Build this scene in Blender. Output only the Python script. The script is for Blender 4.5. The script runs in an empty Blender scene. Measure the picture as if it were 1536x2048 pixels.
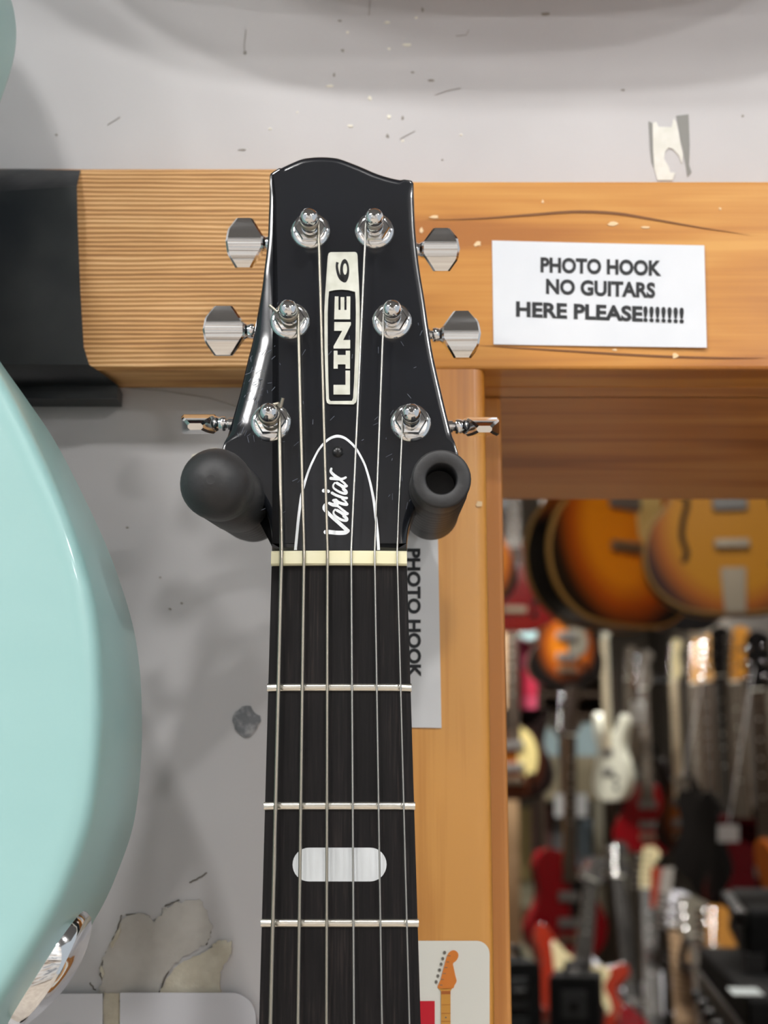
import bpy, bmesh, math, random
from mathutils import Vector, Matrix
random.seed(7)
R = math.radians
SC = bpy.context.scene
COL = SC.collection

# ------------------------------------------------------------------ camera, world, lights, exposure
CZ = 1.55                      # camera height above the floor
PITCH = R(12.5)
F = 3000.0                     # focal length in pixels of the 1536 x 2048 frame
cam_d = bpy.data.cameras.new('camera')
cam = bpy.data.objects.new('camera', cam_d); COL.objects.link(cam)
cam.location = (0, 0, CZ)
cam.rotation_euler = (R(90) + PITCH, 0, 0)
cam_d.sensor_fit = 'VERTICAL'
cam_d.sensor_height = 36.0
cam_d.lens = F / 2048 * 36.0
cam_d.clip_start = 0.01
cam_d.dof.use_dof = True
cam_d.dof.focus_distance = 0.462
cam_d.dof.aperture_fstop = cam_d.lens / 3.7
SC.camera = cam

world = bpy.data.worlds.new('world'); SC.world = world
world.use_nodes = True
world.node_tree.nodes['Background'].inputs[0].default_value = (0.86, 0.93, 1.0, 1)
world.node_tree.nodes['Background'].inputs[1].default_value = 0.62

SC.view_settings.view_transform = 'Standard'
SC.view_settings.look = 'None'
SC.view_settings.gamma = 1
SC.view_settings.exposure = -0.16

# ceiling downlights: (x, y, radius, emission strength)
FRONT_LAMPS = [(-.46, -0.66, .07, 345), (0.36, -0.80, .07, 345), (-1.75, -1.35, .34, 40), (1.8, -1.3, .10, 320), (-1.5, -2.7, .13, 240), (1.6, -2.7, .13, 260)]  # last two added behind the camera, as fill and for streaks in the chrome
SHOP_LAMPS = [(0.75, 1.35, .12, 110), (0.45, 2.5, .16, 45), (0.9, 4.15, .16, 110), (0.25, 5.9, .16, 250), (1.38, 7.4, .16, 120)]

# ------------------------------------------------------------------ helpers
def srgb(r, g, b):
    f = lambda c: (c/255/12.92 if c <= 10 else ((c/255+.055)/1.055)**2.4)
    return (f(r), f(g), f(b), 1)

def ray(px, py):
    u = (px-768)/F; v = (1024-py)/F
    c, s = math.cos(PITCH), math.sin(PITCH)
    return Vector((u, c - s*v, s + c*v))
CAM = Vector((0, 0, CZ))
def at(px, py, Y):
    d = ray(px, py)
    return CAM + d*(Y/d.y)
def hit(px, py, O, N):
    d = ray(px, py)
    return CAM + d*((O-CAM).dot(N)/d.dot(N))

class MB:
    def __init__(s): s.v = []; s.f = []; s.mi = []
    def add(s, verts, faces, mi=0):
        b = len(s.v)
        s.v += [Vector(v) for v in verts]
        for f in faces: s.f.append([b+i for i in f]); s.mi.append(mi)
    def box(s, lo, hi, mi=0, M=None):
        vs = [Vector((x, y, z)) for x in (lo[0], hi[0]) for y in (lo[1], hi[1]) for z in (lo[2], hi[2])]
        if M: vs = [M @ v for v in vs]
        s.add(vs, [(0,1,3,2), (4,6,7,5), (0,4,5,1), (2,3,7,6), (0,2,6,4), (1,5,7,3)], mi)
    def rings(s, rings, cap0=True, cap1=True, mi=0, closed=True):
        n = len(rings[0]); vs = [p for r in rings for p in r]; fs = []
        for k in range(len(rings)-1):
            for i in range(n if closed else n-1):
                j = (i+1) % n
                fs.append((k*n+i, k*n+j, (k+1)*n+j, (k+1)*n+i))
        if cap0: fs.append(tuple(range(n))[::-1])
        if cap1: fs.append(tuple((len(rings)-1)*n+i for i in range(n)))
        s.add(vs, fs, mi)
    def tube(s, pts, rad, seg=12, mi=0, cap=True):
        pts = [Vector(p) for p in pts]
        if not hasattr(rad, '__len__'): rad = [rad]*len(pts)
        T = []
        for i in range(len(pts)):
            a = pts[max(i-1, 0)]; b = pts[min(i+1, len(pts)-1)]
            T.append((b-a).normalized())
        ref = Vector((0, 0, 1)) if abs(T[0].z) < .9 else Vector((1, 0, 0))
        u = T[0].cross(ref).normalized(); rs = []
        for p, t, r in zip(pts, T, rad):
            u = (u - t*u.dot(t)).normalized(); w = t.cross(u)
            rs.append([p + (u*math.cos(2*math.pi*k/seg) + w*math.sin(2*math.pi*k/seg))*r for k in range(seg)])
        s.rings(rs, cap, cap, mi)
    def lathe(s, O, A, prof, seg=24, mi=0, hexa=False):
        """prof: list of (radius, height along A)"""
        A = Vector(A).normalized(); O = Vector(O)
        ref = Vector((0, 0, 1)) if abs(A.z) < .9 else Vector((1, 0, 0))
        u = A.cross(ref).normalized(); w = A.cross(u)
        rs = [[O + A*h + (u*math.cos(2*math.pi*k/seg) + w*math.sin(2*math.pi*k/seg))*r for k in range(seg)] for r, h in prof]
        s.rings(rs, True, True, mi)
    def pillow(s, outline, fr, prof, mi=0, raw=False):
        """outline: closed list of (u,v); fr = (O,U,V,N); prof: list of (inset, n)"""
        O, U, V, N = fr; n = len(outline)
        ext = min(.0012, .12*(max(p[0] for p in outline)-min(p[0] for p in outline)))
        if len(prof) > 2 and not raw:
            prof = [(prof[0][0]+ext, prof[0][1])] + list(prof) + [(prof[-1][0]+ext, prof[-1][1])]
        area = sum(outline[i][0]*outline[(i+1) % n][1]-outline[(i+1) % n][0]*outline[i][1] for i in range(n))
        if area < 0: outline = outline[::-1]
        nor = []
        for i in range(n):
            a, b, c = outline[i-1], outline[i], outline[(i+1) % n]
            d1 = Vector((b[0]-a[0], b[1]-a[1])); d2 = Vector((c[0]-b[0], c[1]-b[1]))
            d1 = d1.normalized() if d1.length > 1e-9 else d2.normalized()
            d2 = d2.normalized() if d2.length > 1e-9 else d1
            t = d1 + d2
            if t.length < 1e-6: t = d1
            t.normalize()
            k = 1/max(.5, t.dot(d1))
            nor.append((-t.y*k, t.x*k))
        rs = []
        for ins, h in prof:
            rs.append([O + U*(p[0]+q[0]*ins) + V*(p[1]+q[1]*ins) + N*h for p, q in zip(outline, nor)])
        s.rings(rs, True, True, mi)
    def build(s, name, mats, parent=None, smooth=35, bevel=0, recalc=True):
        me = bpy.data.meshes.new(name)
        off = parent.matrix_world.inverted() if parent is not None else Matrix()
        me.from_pydata([off @ v for v in s.v], [], s.f)
        if not isinstance(mats, (list, tuple)): mats = [mats]
        for m in mats: me.materials.append(m)
        me.polygons.foreach_set('material_index', s.mi)
        if recalc:
            bm = bmesh.new(); bm.from_mesh(me)
            bmesh.ops.recalc_face_normals(bm, faces=bm.faces)
            bm.to_mesh(me); bm.free()
        if smooth:
            me.shade_smooth(); me.set_sharp_from_angle(angle=R(smooth))
            big = {k for p in me.polygons if len(p.vertices) > 8 for k in p.edge_keys}   # flat ends keep flat shading
            if big:
                at_ = me.attributes.get('sharp_edge') or me.attributes.new('sharp_edge', 'BOOLEAN', 'EDGE')
                for ed_ in me.edges:
                    if tuple(sorted(ed_.vertices)) in big: at_.data[ed_.index].value = True
        o = bpy.data.objects.new(name, me); COL.objects.link(o)
        if parent is not None: o.parent = parent
        if bevel:
            b = o.modifiers.new('edge', 'BEVEL'); b.width = bevel; b.segments = 2; b.limit_method = 'ANGLE'; b.angle_limit = R(40)
        return o

def tag(o, label=None, cat=None, group=None, kind=None):
    if label: o['label'] = label
    if cat: o['category'] = cat
    if group: o['group'] = group
    if kind: o['kind'] = kind
    return o
def empty(name, loc, label=None, cat=None, group=None, kind=None, rot=None):
    o = bpy.data.objects.new(name, None); COL.objects.link(o)
    M = Matrix.Translation(Vector(loc))
    if rot is not None: M = M @ rot.to_4x4()
    o.matrix_world = M
    o.empty_display_size = .05
    return tag(o, label, cat, group, kind)

def spline(pts, n=8, closed=True):
    out = []; m = len(pts)
    rng = range(m) if closed else range(m-1)
    for i in rng:
        if closed: p0, p1, p2, p3 = pts[i-1], pts[i], pts[(i+1) % m], pts[(i+2) % m]
        else: p0, p1, p2, p3 = pts[max(i-1, 0)], pts[i], pts[i+1], pts[min(i+2, m-1)]
        for k in range(n):
            t = k/n
            out.append(tuple(.5*(2*b + (c-a)*t + (2*a-5*b+4*c-d)*t*t + (-a+3*b-3*c+d)*t**3) for a, b, c, d in zip(p0, p1, p2, p3)))
    if not closed: out.append(tuple(pts[-1]))
    return out

# ------------------------------------------------------------------ materials
def mat(name, col, rough=.5, metal=0, coat=0, spec=None, emit=None, es=0):
    m = bpy.data.materials.new(name); m.use_nodes = True
    b = m.node_tree.nodes['Principled BSDF']
    b.inputs['Base Color'].default_value = col
    b.inputs['Roughness'].default_value = rough
    b.inputs['Metallic'].default_value = metal
    b.inputs['Coat Weight'].default_value = coat
    b.inputs['Coat Roughness'].default_value = .06
    if spec is not None: b.inputs['Specular IOR Level'].default_value = spec
    if emit is not None:
        b.inputs['Emission Color'].default_value = emit; b.inputs['Emission Strength'].default_value = es
    return m
def N(m, t, **kw):
    n = m.node_tree.nodes.new(t)
    for k, v in kw.items():
        if k.startswith('i_'): n.inputs[k[2:].replace('_', ' ')].default_value = v
        else: setattr(n, k, v)
    return n
def L(m, a, b): m.node_tree.links.new(a, b)
def P(m): return m.node_tree.nodes['Principled BSDF']
def ramp(m, stops):
    r = N(m, 'ShaderNodeValToRGB'); e = r.color_ramp.elements
    while len(e) < len(stops): e.new(.5)
    for k, (p, c) in zip(e, stops): k.position = p; k.color = c
    return r
def noise_mat(name, c1, c2, scale=(5, 5, 5), ns=1.0, detail=4, rough=.5, metal=0, coat=0, lo=.35, hi=.65, bump=0, bscale=None, dist=0, spec=None):
    m = mat(name, c1, rough, metal, coat, spec)
    tc = N(m, 'ShaderNodeTexCoord'); mp = N(m, 'ShaderNodeMapping'); mp.inputs['Scale'].default_value = scale
    L(m, tc.outputs['Object'], mp.inputs[0])
    nz = N(m, 'ShaderNodeTexNoise', i_Scale=ns, i_Detail=detail, i_Distortion=dist); L(m, mp.outputs[0], nz.inputs['Vector'])
    r = ramp(m, [(lo, c1), (hi, c2)]); L(m, nz.outputs['Fac'], r.inputs[0])
    L(m, r.outputs[0], P(m).inputs['Base Color'])
    if bump:
        bp = N(m, 'ShaderNodeBump', i_Strength=bump, i_Distance=.001)
        if bscale:
            n2 = N(m, 'ShaderNodeTexNoise', i_Scale=bscale, i_Detail=5); L(m, tc.outputs['Object'], n2.inputs['Vector'])
            L(m, n2.outputs['Fac'], bp.inputs['Height'])
        else: L(m, nz.outputs['Fac'], bp.inputs['Height'])
        L(m, bp.outputs[0], P(m).inputs['Normal'])
    return m

def sawn_wood():
    m = mat('sawn_timber', srgb(205, 155, 98), .62)
    tc = N(m, 'ShaderNodeTexCoord')
    mp = N(m, 'ShaderNodeMapping'); mp.inputs['Scale'].default_value = (.10, 1, 1); L(m, tc.outputs['Object'], mp.inputs[0])
    wv = N(m, 'ShaderNodeTexWave', wave_type='BANDS', bands_direction='Z', i_Scale=170, i_Distortion=4.5, i_Detail=3, i_Detail_Scale=.7)
    L(m, mp.outputs[0], wv.inputs['Vector'])
    mp2 = N(m, 'ShaderNodeMapping'); mp2.inputs['Scale'].default_value = (14, 60, 190); L(m, tc.outputs['Object'], mp2.inputs[0])
    nz = N(m, 'ShaderNodeTexNoise', i_Scale=1, i_Detail=4); L(m, mp2.outputs[0], nz.inputs['Vector'])
    mx = N(m, 'ShaderNodeMath', operation='MULTIPLY_ADD'); mx.inputs[1].default_value = .55
    L(m, nz.outputs['Fac'], mx.inputs[0])
    hm = N(m, 'ShaderNodeMath', operation='MULTIPLY'); hm.inputs[1].default_value = .55
    L(m, wv.outputs['Fac'], hm.inputs[0]); L(m, hm.outputs[0], mx.inputs[2])
    r = ramp(m, [(.18, srgb(140, 92, 48)), (.45, srgb(190, 138, 80)), (.72, srgb(216, 166, 106)), (.9, srgb(232, 190, 138))])
    L(m, mx.outputs[0], r.inputs[0]); L(m, r.outputs[0], P(m).inputs['Base Color'])
    bp = N(m, 'ShaderNodeBump', i_Strength=.35, i_Distance=.0006); L(m, wv.outputs['Fac'], bp.inputs['Height']); L(m, bp.outputs[0], P(m).inputs['Normal'])
    return m
def pine(name, along='X', a=(216, 157, 76), b=(199, 134, 55), c=(172, 106, 38), rough=.38):
    m = mat(name, srgb(*a), rough, 0, .35)
    P(m).inputs['Coat Roughness'].default_value = .22
    tc = N(m, 'ShaderNodeTexCoord')
    mp = N(m, 'ShaderNodeMapping'); mp.inputs['Scale'].default_value = (4, 40, 28) if along == 'X' else (22, 30, 4)
    L(m, tc.outputs['Object'], mp.inputs[0])
    nz = N(m, 'ShaderNodeTexNoise', i_Scale=1, i_Detail=3, i_Distortion=.6); L(m, mp.outputs[0], nz.inputs['Vector'])
    mp2 = N(m, 'ShaderNodeMapping'); mp2.inputs['Scale'].default_value = (10, 60, 420) if along == 'X' else (420, 60, 10)
    L(m, tc.outputs['Object'], mp2.inputs[0])
    n2 = N(m, 'ShaderNodeTexNoise', i_Scale=1, i_Detail=3); L(m, mp2.outputs[0], n2.inputs['Vector'])
    ad = N(m, 'ShaderNodeMath', operation='MULTIPLY_ADD'); ad.inputs[1].default_value = .22
    L(m, n2.outputs['Fac'], ad.inputs[0])
    sb = N(m, 'ShaderNodeMath', operation='SUBTRACT'); sb.inputs[1].default_value = .11; L(m, nz.outputs['Fac'], sb.inputs[0])
    L(m, sb.outputs[0], ad.inputs[2])
    r = ramp(m, [(.36, srgb(*c)), (.48, srgb(*b)), (.60, srgb(*a))]); L(m, ad.outputs[0], r.inputs[0])
    L(m, r.outputs[0], P(m).inputs['Base Color'])
    return m
def sunburst(name, inner, mid, edge, cz=.5, r0=.28, r1=.5, rough=.35):
    m = mat(name, inner, rough, 0, .15, .35)
    tc = N(m, 'ShaderNodeTexCoord'); mp = N(m, 'ShaderNodeMapping')
    mp.inputs['Location'].default_value = (-.5, 0, -cz); mp.inputs['Scale'].default_value = (1, 0, 1)
    L(m, tc.outputs['Generated'], mp.inputs[0])
    ln = N(m, 'ShaderNodeVectorMath', operation='LENGTH'); L(m, mp.outputs[0], ln.inputs[0])
    r = ramp(m, [(r0, inner), ((r0+r1)/2, mid), (r1, edge)]); L(m, ln.outputs['Value'], r.inputs[0])
    L(m, r.outputs[0], P(m).inputs['Base Color'])
    return m
def wall_mat():
    m = mat('painted_wall', srgb(208, 206, 206), .55)
    tc = N(m, 'ShaderNodeTexCoord')
    n1 = N(m, 'ShaderNodeTexNoise', i_Scale=9, i_Detail=3); L(m, tc.outputs['Object'], n1.inputs['Vector'])
    r = ramp(m, [(.35, srgb(191, 189, 190)), (.65, srgb(202, 200, 201))]); L(m, n1.outputs['Fac'], r.inputs[0])
    L(m, r.outputs[0], P(m).inputs['Base Color'])
    n2 = N(m, 'ShaderNodeTexNoise', i_Scale=130, i_Detail=4); L(m, tc.outputs['Object'], n2.inputs['Vector'])
    bp = N(m, 'ShaderNodeBump', i_Strength=.12, i_Distance=.001); L(m, n2.outputs['Fac'], bp.inputs['Height']); L(m, bp.outputs[0], P(m).inputs['Normal'])
    return m
def fret_wood():
    m = mat('dark_rosewood', srgb(40, 36, 36), .5, spec=.2)
    tc = N(m, 'ShaderNodeTexCoord'); mp = N(m, 'ShaderNodeMapping'); mp.inputs['Scale'].default_value = (1500, 200, 60)
    L(m, tc.outputs['Object'], mp.inputs[0])
    nz = N(m, 'ShaderNodeTexNoise', i_Scale=1, i_Detail=3); L(m, mp.outputs[0], nz.inputs['Vector'])
    mp2 = N(m, 'ShaderNodeMapping'); mp2.inputs['Scale'].default_value = (90, 60, 9); L(m, tc.outputs['Object'], mp2.inputs[0])
    n2 = N(m, 'ShaderNodeTexNoise', i_Scale=1, i_Detail=2); L(m, mp2.outputs[0], n2.inputs['Vector'])
    ad = N(m, 'ShaderNodeMath', operation='MULTIPLY_ADD'); ad.inputs[1].default_value = .6
    L(m, nz.outputs['Fac'], ad.inputs[0])
    h = N(m, 'ShaderNodeMath', operation='MULTIPLY'); h.inputs[1].default_value = .4; L(m, n2.outputs['Fac'], h.inputs[0]); L(m, h.outputs[0], ad.inputs[2])
    r = ramp(m, [(.38, srgb(10, 9, 10)), (.53, srgb(19, 16, 17)), (.66, srgb(40, 34, 32)), (.78, srgb(90, 80, 74))])
    L(m, ad.outputs[0], r.inputs[0]); L(m, r.outputs[0], P(m).inputs['Base Color'])
    bp = N(m, 'ShaderNodeBump', i_Strength=.2, i_Distance=.0003); L(m, nz.outputs['Fac'], bp.inputs['Height']); L(m, bp.outputs[0], P(m).inputs['Normal'])
    return m

WALL = wall_mat()
SAWN = sawn_wood()
PINEX = pine('varnished_pine_rail', 'X')
PINEZ = pine('varnished_pine_post', 'Z', (214, 152, 72), (184, 118, 42), (146, 84, 22))
PINEZ2 = pine('varnished_pine_jamb', 'Z', (216, 154, 82), (204, 140, 68), (184, 118, 50))
PINEL = pine('varnished_pine_lining', 'X', (206, 146, 80), (190, 126, 62), (160, 98, 42))
BLACKWRAP = noise_mat('black_vinyl_wrap', srgb(20, 23, 29), srgb(50, 51, 51), (22, 22, 22), 1, 4, .36, bump=.6, bscale=45)
GLOSSBLACK = noise_mat('gloss_black_lacquer', srgb(12, 15, 21), srgb(16, 20, 27), (40, 40, 40), 1, 4, .22, coat=.6)
P(GLOSSBLACK).inputs['Coat Roughness'].default_value = .1
BLACKPL = mat('black_plastic', srgb(12, 13, 15), .3)
CHROME = mat('chrome', (.86, .87, .88, 1), .07, 1)
NICKEL = mat('worn_nickel', (.78, .77, .74, 1), .22, 1)
STEEL = mat('string_steel', (.46, .45, .42, 1), .34, 1)
WOUND = mat('wound_string', (.42, .385, .32, 1), .36, 1)
FRETM = mat('fret_nickel', (.84, .82, .74, 1), .24, 1)
BONE = noise_mat('ivory_nut', srgb(226, 220, 182), srgb(238, 234, 204), (60, 60, 60), 1, 3, .35)
ROSE = fret_wood()
PEARL = noise_mat('pearl_inlay', srgb(186, 190, 192), srgb(208, 212, 214), (90, 90, 30), 1, 3, .22, coat=.4)
SILVER = noise_mat('silver_badge', srgb(205, 206, 192), srgb(222, 223, 212), (200, 200, 200), 1, 3, .4)
WHITEP = mat('white_print', srgb(236, 240, 244), .5)
RUBBER = noise_mat('black_rubber', srgb(30, 31, 33), srgb(47, 47, 48), (70, 70, 70), 1, 4, .5, bump=.15, bscale=500)
RUBBER2 = noise_mat('ribbed_rubber', srgb(38, 38, 37), srgb(56, 55, 52), (40, 40, 40), 1, 4, .6)
HOLE = mat('dark_bore', srgb(8, 8, 9), .8)
PAPER = noise_mat('laminated_paper', srgb(226, 230, 236), srgb(233, 236, 241), (30, 30, 30), 1, 3, .3, coat=.3)
PAPER2 = noise_mat('plain_paper', srgb(214, 214, 216), srgb(222, 222, 223), (30, 30, 30), 1, 3, .5)
INK = mat('black_ink', srgb(26, 29, 33), .6)
CREAMCARD = mat('cream_card', srgb(232, 230, 220), .4)
MINT = noise_mat('mint_lacquer', srgb(150, 192, 190), srgb(154, 196, 194), (6, 6, 6), 1, 2, .38, coat=.28)
PLASTER = noise_mat('bare_plaster', srgb(184, 176, 158), srgb(203, 197, 180), (120, 120, 120), 1, 5, .9, bump=.6, bscale=300)
FILLER = noise_mat('grey_filler', srgb(120, 122, 126), srgb(168, 168, 170), (260, 260, 260), 1, 5, .85, lo=.4, hi=.6, bump=.6, bscale=500)
LAYER = noise_mat('exposed_skim_coat', srgb(176, 171, 164), srgb(190, 186, 180), (80, 80, 80), 1, 5, .8, bump=.5, bscale=200)
CHIPW = mat('white_chip', srgb(232, 228, 214), .7)
CHIPD = mat('dark_scuff', srgb(146, 140, 132), .8)
TAPEW = noise_mat('torn_tape', srgb(222, 222, 212), srgb(234, 233, 226), (160, 160, 160), 1, 4, .7)
TAPEG = mat('tape_residue', srgb(140, 140, 136), .7)

# ------------------------------------------------------------------ the setting
YW = .560                     # face of the front wall
YR = .735                     # far face of that wall
YB = .537                     # face of the boards on it
Zlint = at(985, 738, YB).z
Xpost = at(971, 745, YB).x
Xlin = at(1001, 800, .575).x
XR_open = Xlin + .95
Zsill = .35
CEIL = 3.1
b = MB()
b.box((-2.4, YW, 0), (Xlin-.02, YR, CEIL)); b.box((Xlin-.02, YW, Zlint+.02), (XR_open+.02, YR, CEIL))
b.box((XR_open+.02, YW, 0), (2.4, YR, CEIL)); b.box((Xlin-.02, YW, 0), (XR_open+.02, YR, Zsill))
BANDW = mat('reflection_band_wall', srgb(170, 165, 158), .6)  # invented light and dark bands, there only to be reflected in the chrome
tc0 = N(BANDW, 'ShaderNodeTexCoord'); mp0 = N(BANDW, 'ShaderNodeMapping'); mp0.inputs['Scale'].default_value = (.25, 1, 3.2)
L(BANDW, tc0.outputs['Object'], mp0.inputs[0]); nz0 = N(BANDW, 'ShaderNodeTexNoise', i_Scale=1.6, i_Detail=2); L(BANDW, mp0.outputs[0], nz0.inputs['Vector'])
r0 = ramp(BANDW, [(.38, srgb(70, 64, 58)), (.42, srgb(190, 170, 150)), (.50, srgb(225, 222, 218)), (.58, srgb(235, 234, 232)), (.62, srgb(74, 84, 104)), (.66, srgb(200, 200, 200))]); r0.color_ramp.interpolation = 'LINEAR'
L(BANDW, nz0.outputs['Fac'], r0.inputs[0]); L(BANDW, r0.outputs[0], P(BANDW).inputs['Base Color'])
FLOORM = noise_mat('grey_floor', srgb(172, 160, 146), srgb(190, 178, 164), (3, 3, 3), 1, 4, .5)
CEILM = mat('grey_ceiling', srgb(112, 110, 108), .8)
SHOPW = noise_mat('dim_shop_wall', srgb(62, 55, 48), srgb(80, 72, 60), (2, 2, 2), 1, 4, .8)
BACKM = noise_mat('rear_wall_paint', srgb(170, 164, 156), srgb(190, 184, 174), (2, 2, 2), 1, 3, .8)
for f_i, f_ in enumerate(b.f):                 # shop side made dark to keep its reflection off the archtop
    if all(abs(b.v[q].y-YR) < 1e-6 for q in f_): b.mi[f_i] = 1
wall_front = tag(b.build('wall_front', [WALL, SHOPW], smooth=0), kind='structure')
b = MB(); b.box((-2.4, -3.2, -.05), (2.4, 9.6, 0)); tag(b.build('floor', FLOORM, smooth=0), kind='structure')
b = MB(); b.box((-2.4, -3.2, CEIL), (2.4, 9.6, CEIL+.05)); tag(b.build('ceiling', CEILM, smooth=0), kind='structure')
b = MB(); b.box((-.6, 9.2, 0), (2.4, 9.3, CEIL)); tag(b.build('wall_far', SHOPW, smooth=0), kind='structure')
b = MB(); b.box((1.62, YR, 0), (1.72, 9.2, CEIL)); tag(b.build('wall_right', SHOPW, smooth=0), kind='structure')
b = MB(); b.box((-.6, YR, 0), (-.5, 9.2, CEIL)); tag(b.build('wall_left', SHOPW, smooth=0), kind='structure')
b = MB(); b.box((-2.4, -3.2, 0), (2.4, -3.1, CEIL)); tag(b.build('wall_behind', BANDW, smooth=0), kind='structure')

LAMPH = mat('lamp_housing', srgb(225, 225, 225), .4)
def downlight(x, y, r, es, label, col=(1, .985, .97, 1)):
    e = empty('ceiling_lamp', (x, y, CEIL), label, 'ceiling lamp', 'round ceiling lamps')
    b = MB(); b.lathe((x, y, CEIL), (0, 0, -1), [(r*1.3, 0), (r*1.3, .012), (r*1.02, .02), (r*1.02, .008)], 32); b.build('housing', LAMPH, e)
    b = MB(); b.lathe((x, y, CEIL), (0, 0, -1), [(r, .008), (r, .016)], 32)
    b.build('diffuser', mat('lamp_glow', (1, 1, 1, 1), .5, emit=col, es=es), e)
for i, (x, y, r, es) in enumerate(FRONT_LAMPS):
    downlight(x, y, r, es, 'round ceiling downlight on the hanging-guitar side, rear two added as fill')
for i, (x, y, r, es) in enumerate(SHOP_LAMPS):
    downlight(x, y, r, es, 'round ceiling downlight over the guitar aisle beyond the opening', (1, .95, .88, 1))

# wood casing round the opening
win = empty('window_1', (Xpost, YB, Zlint), kind='structure')
ztop = at(1180, 362, YB).z
xl = at(700, 900, YB).x
b = MB(); b.box((xl, YB, Zlint), (XR_open+.1, YW, ztop)); b.build('top_casing', PINEX, win, smooth=0, bevel=.0012)
b = MB()
zb = .2
prof = [(xl, YW), (xl, YB), (Xpost-.0046, YB), (Xpost-.0030, YB+.0004), (Xpost-.0014, YB+.0013), (Xpost-.0004, YB+.0028), (Xpost, YB+.005), (Xpost, YW)]
b.rings([[Vector((x, y, zb)) for x, y in prof], [Vector((x, y, Zlint)) for x, y in prof]]); b.build('side_casing', PINEZ, win, smooth=40)
b = MB(); b.box((XR_open-.02, YB, zb), (XR_open+.1, YW, Zlint)); b.build('side_casing', PINEZ, win, smooth=0, bevel=.001)
b = MB(); b.box((Xlin-.02, YW+.012, Zlint), (XR_open+.02, YR+.02, Zlint+.02)); b.build('top_lining', PINEL, win, smooth=0, bevel=.001)
b = MB(); b.box((Xpost-.01, YW, Zlint), (XR_open+.02, YW+.014, Zlint+.02))
b.build('top_batten', PINEL, win, smooth=0)
b = MB(); b.box((Xlin-.02, YW+.012, zb), (Xlin, YR+.02, Zlint)); b.build('side_lining', PINEZ2, win, smooth=0, bevel=.0016)
b = MB(); b.box((XR_open, YW+.012, zb), (XR_open+.02, YR+.02, Zlint)); b.build('side_lining', PINEZ, win, smooth=0, bevel=.001)
# splinters and paint flecks stuck on the casing
def flecks(name, spots, m, parent, Y, seed=1):
    rnd = random.Random(seed); b = MB()
    for px, py, w, h in spots:
        c = at(px, py, Y); n = 9; a0 = rnd.random()*6
        pts = []
        for k in range(n):
            a = 2*math.pi*k/n; rr = rnd.uniform(.55, 1.1)
            pts.append(c + Vector((math.cos(a)*w*rr/F*Y, 0, math.sin(a)*h*rr/F*Y)))
        b.rings([[p + Vector((0, 0, 0)) for p in pts], [p + Vector((0, -.0003, 0)) for p in pts]])
    return b.build(name, m, parent, smooth=0)
flecks('paint_flecks', [(1350, 712, 9, 7), (958, 1008, 8, 7), (868, 434, 12, 4), (843, 462, 4, 9), (1290, 455, 12, 3), (1225, 448, 12, 5), (955, 488, 9, 7), (1440, 418, 4, 3), (1085, 404, 3, 5), (1230, 700, 6, 3)],
       mat('pale_fleck', srgb(236, 205, 160), .5), win, YB, 3)
b = MB()                         # split in the grain along the top casing
for pts, w in (([(845, 440), (960, 437), (1060, 430), (1150, 424), (1230, 427), (1300, 438), (1400, 455), (1500, 470)], 3.2), ([(950, 690), (1100, 700), (1300, 712), (1440, 716), (1530, 716)], 2.5)):
    sp = spline(pts, 6, False)
    up = [at(x, y-w*math.sin(math.pi*i/(len(sp)-1)), YB-.00025) for i, (x, y) in enumerate(sp)]
    dn = [at(x, y+w*math.sin(math.pi*i/(len(sp)-1))*.6+.2, YB-.00025) for i, (x, y) in enumerate(sp)]
    n = len(sp); b.add(up+dn, [(i, i+1, n+i+1, n+i) for i in range(n-1)])
b.build('grain_split', mat('dark_grain', srgb(120, 72, 30), .6), win, smooth=0)

# sawn timber rail on the left with its black wrap
YRL = .5365
rail = empty('timber_rail', at(350, 540, YW), 'rough-sawn timber rail on the wall, left of the headstock, its end wrapped in black', 'rail')
zt = at(350, 334, YRL).z; zb2 = at(350, 738, YRL).z
xr = at(690, 540, YRL).x; xL = -.42
prof = [(YW, zt), (YRL+.002, zt), (YRL, zt-.002), (YRL, zb2+.001), (YRL+.001, zb2), (YW, zb2)]
b = MB(); b.rings([[Vector((xL, y, z)) for y, z in prof], [Vector((xr, y, z)) for y, z in prof]]); b.build('plank', SAWN, rail, smooth=0)
# wrap: sheet bent over the face and under the bottom
b = MB(); t = .0009
edge = [(162, 334), (162, 390), (163, 450), (167, 600), (171, 700), (180, 732)]
xs = [at(x, y, YRL) for x, y in edge]
yb_in = YW-.001
rows = []
e1 = at(236, 771, YRL+.012); e2 = at(234, 797, YRL+.012)
rows.append((Vector((xs[0].x, YW, zt+t)), ))
front = [Vector((xs[0].x-.0005, YRL+.004, zt+t)), Vector((xs[0].x, YRL-t, zt-.002))] + [Vector((p.x, YRL-t-q, p.z)) for p, q in zip(xs[1:], (.0070, .0068, .0048, .0024, .0006))] + [Vector((at(205, 752, YRL).x, YRL+.003, zb2-.0014)), Vector((e1.x, e1.y, e1.z)), Vector((e2.x, e2.y, e2.z))]
path = [Vector((xs[0].x, YW, zt+t))] + front
n = len(path)
left = [Vector((xL-.001, p.y, p.z - (.020 if i_ == 3 else 0))) for i_, p in enumerate(path)]
mid = [[p.lerp(q, s) + Vector((0, -.0007*math.sin(s*9+i)*(0 < i < n-1)*(s > .02), 0)) for i, (p, q) in enumerate(zip(path, left))] for s in [k/14 for k in range(15)]]
b.rings(mid, False, False, closed=False)
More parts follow.
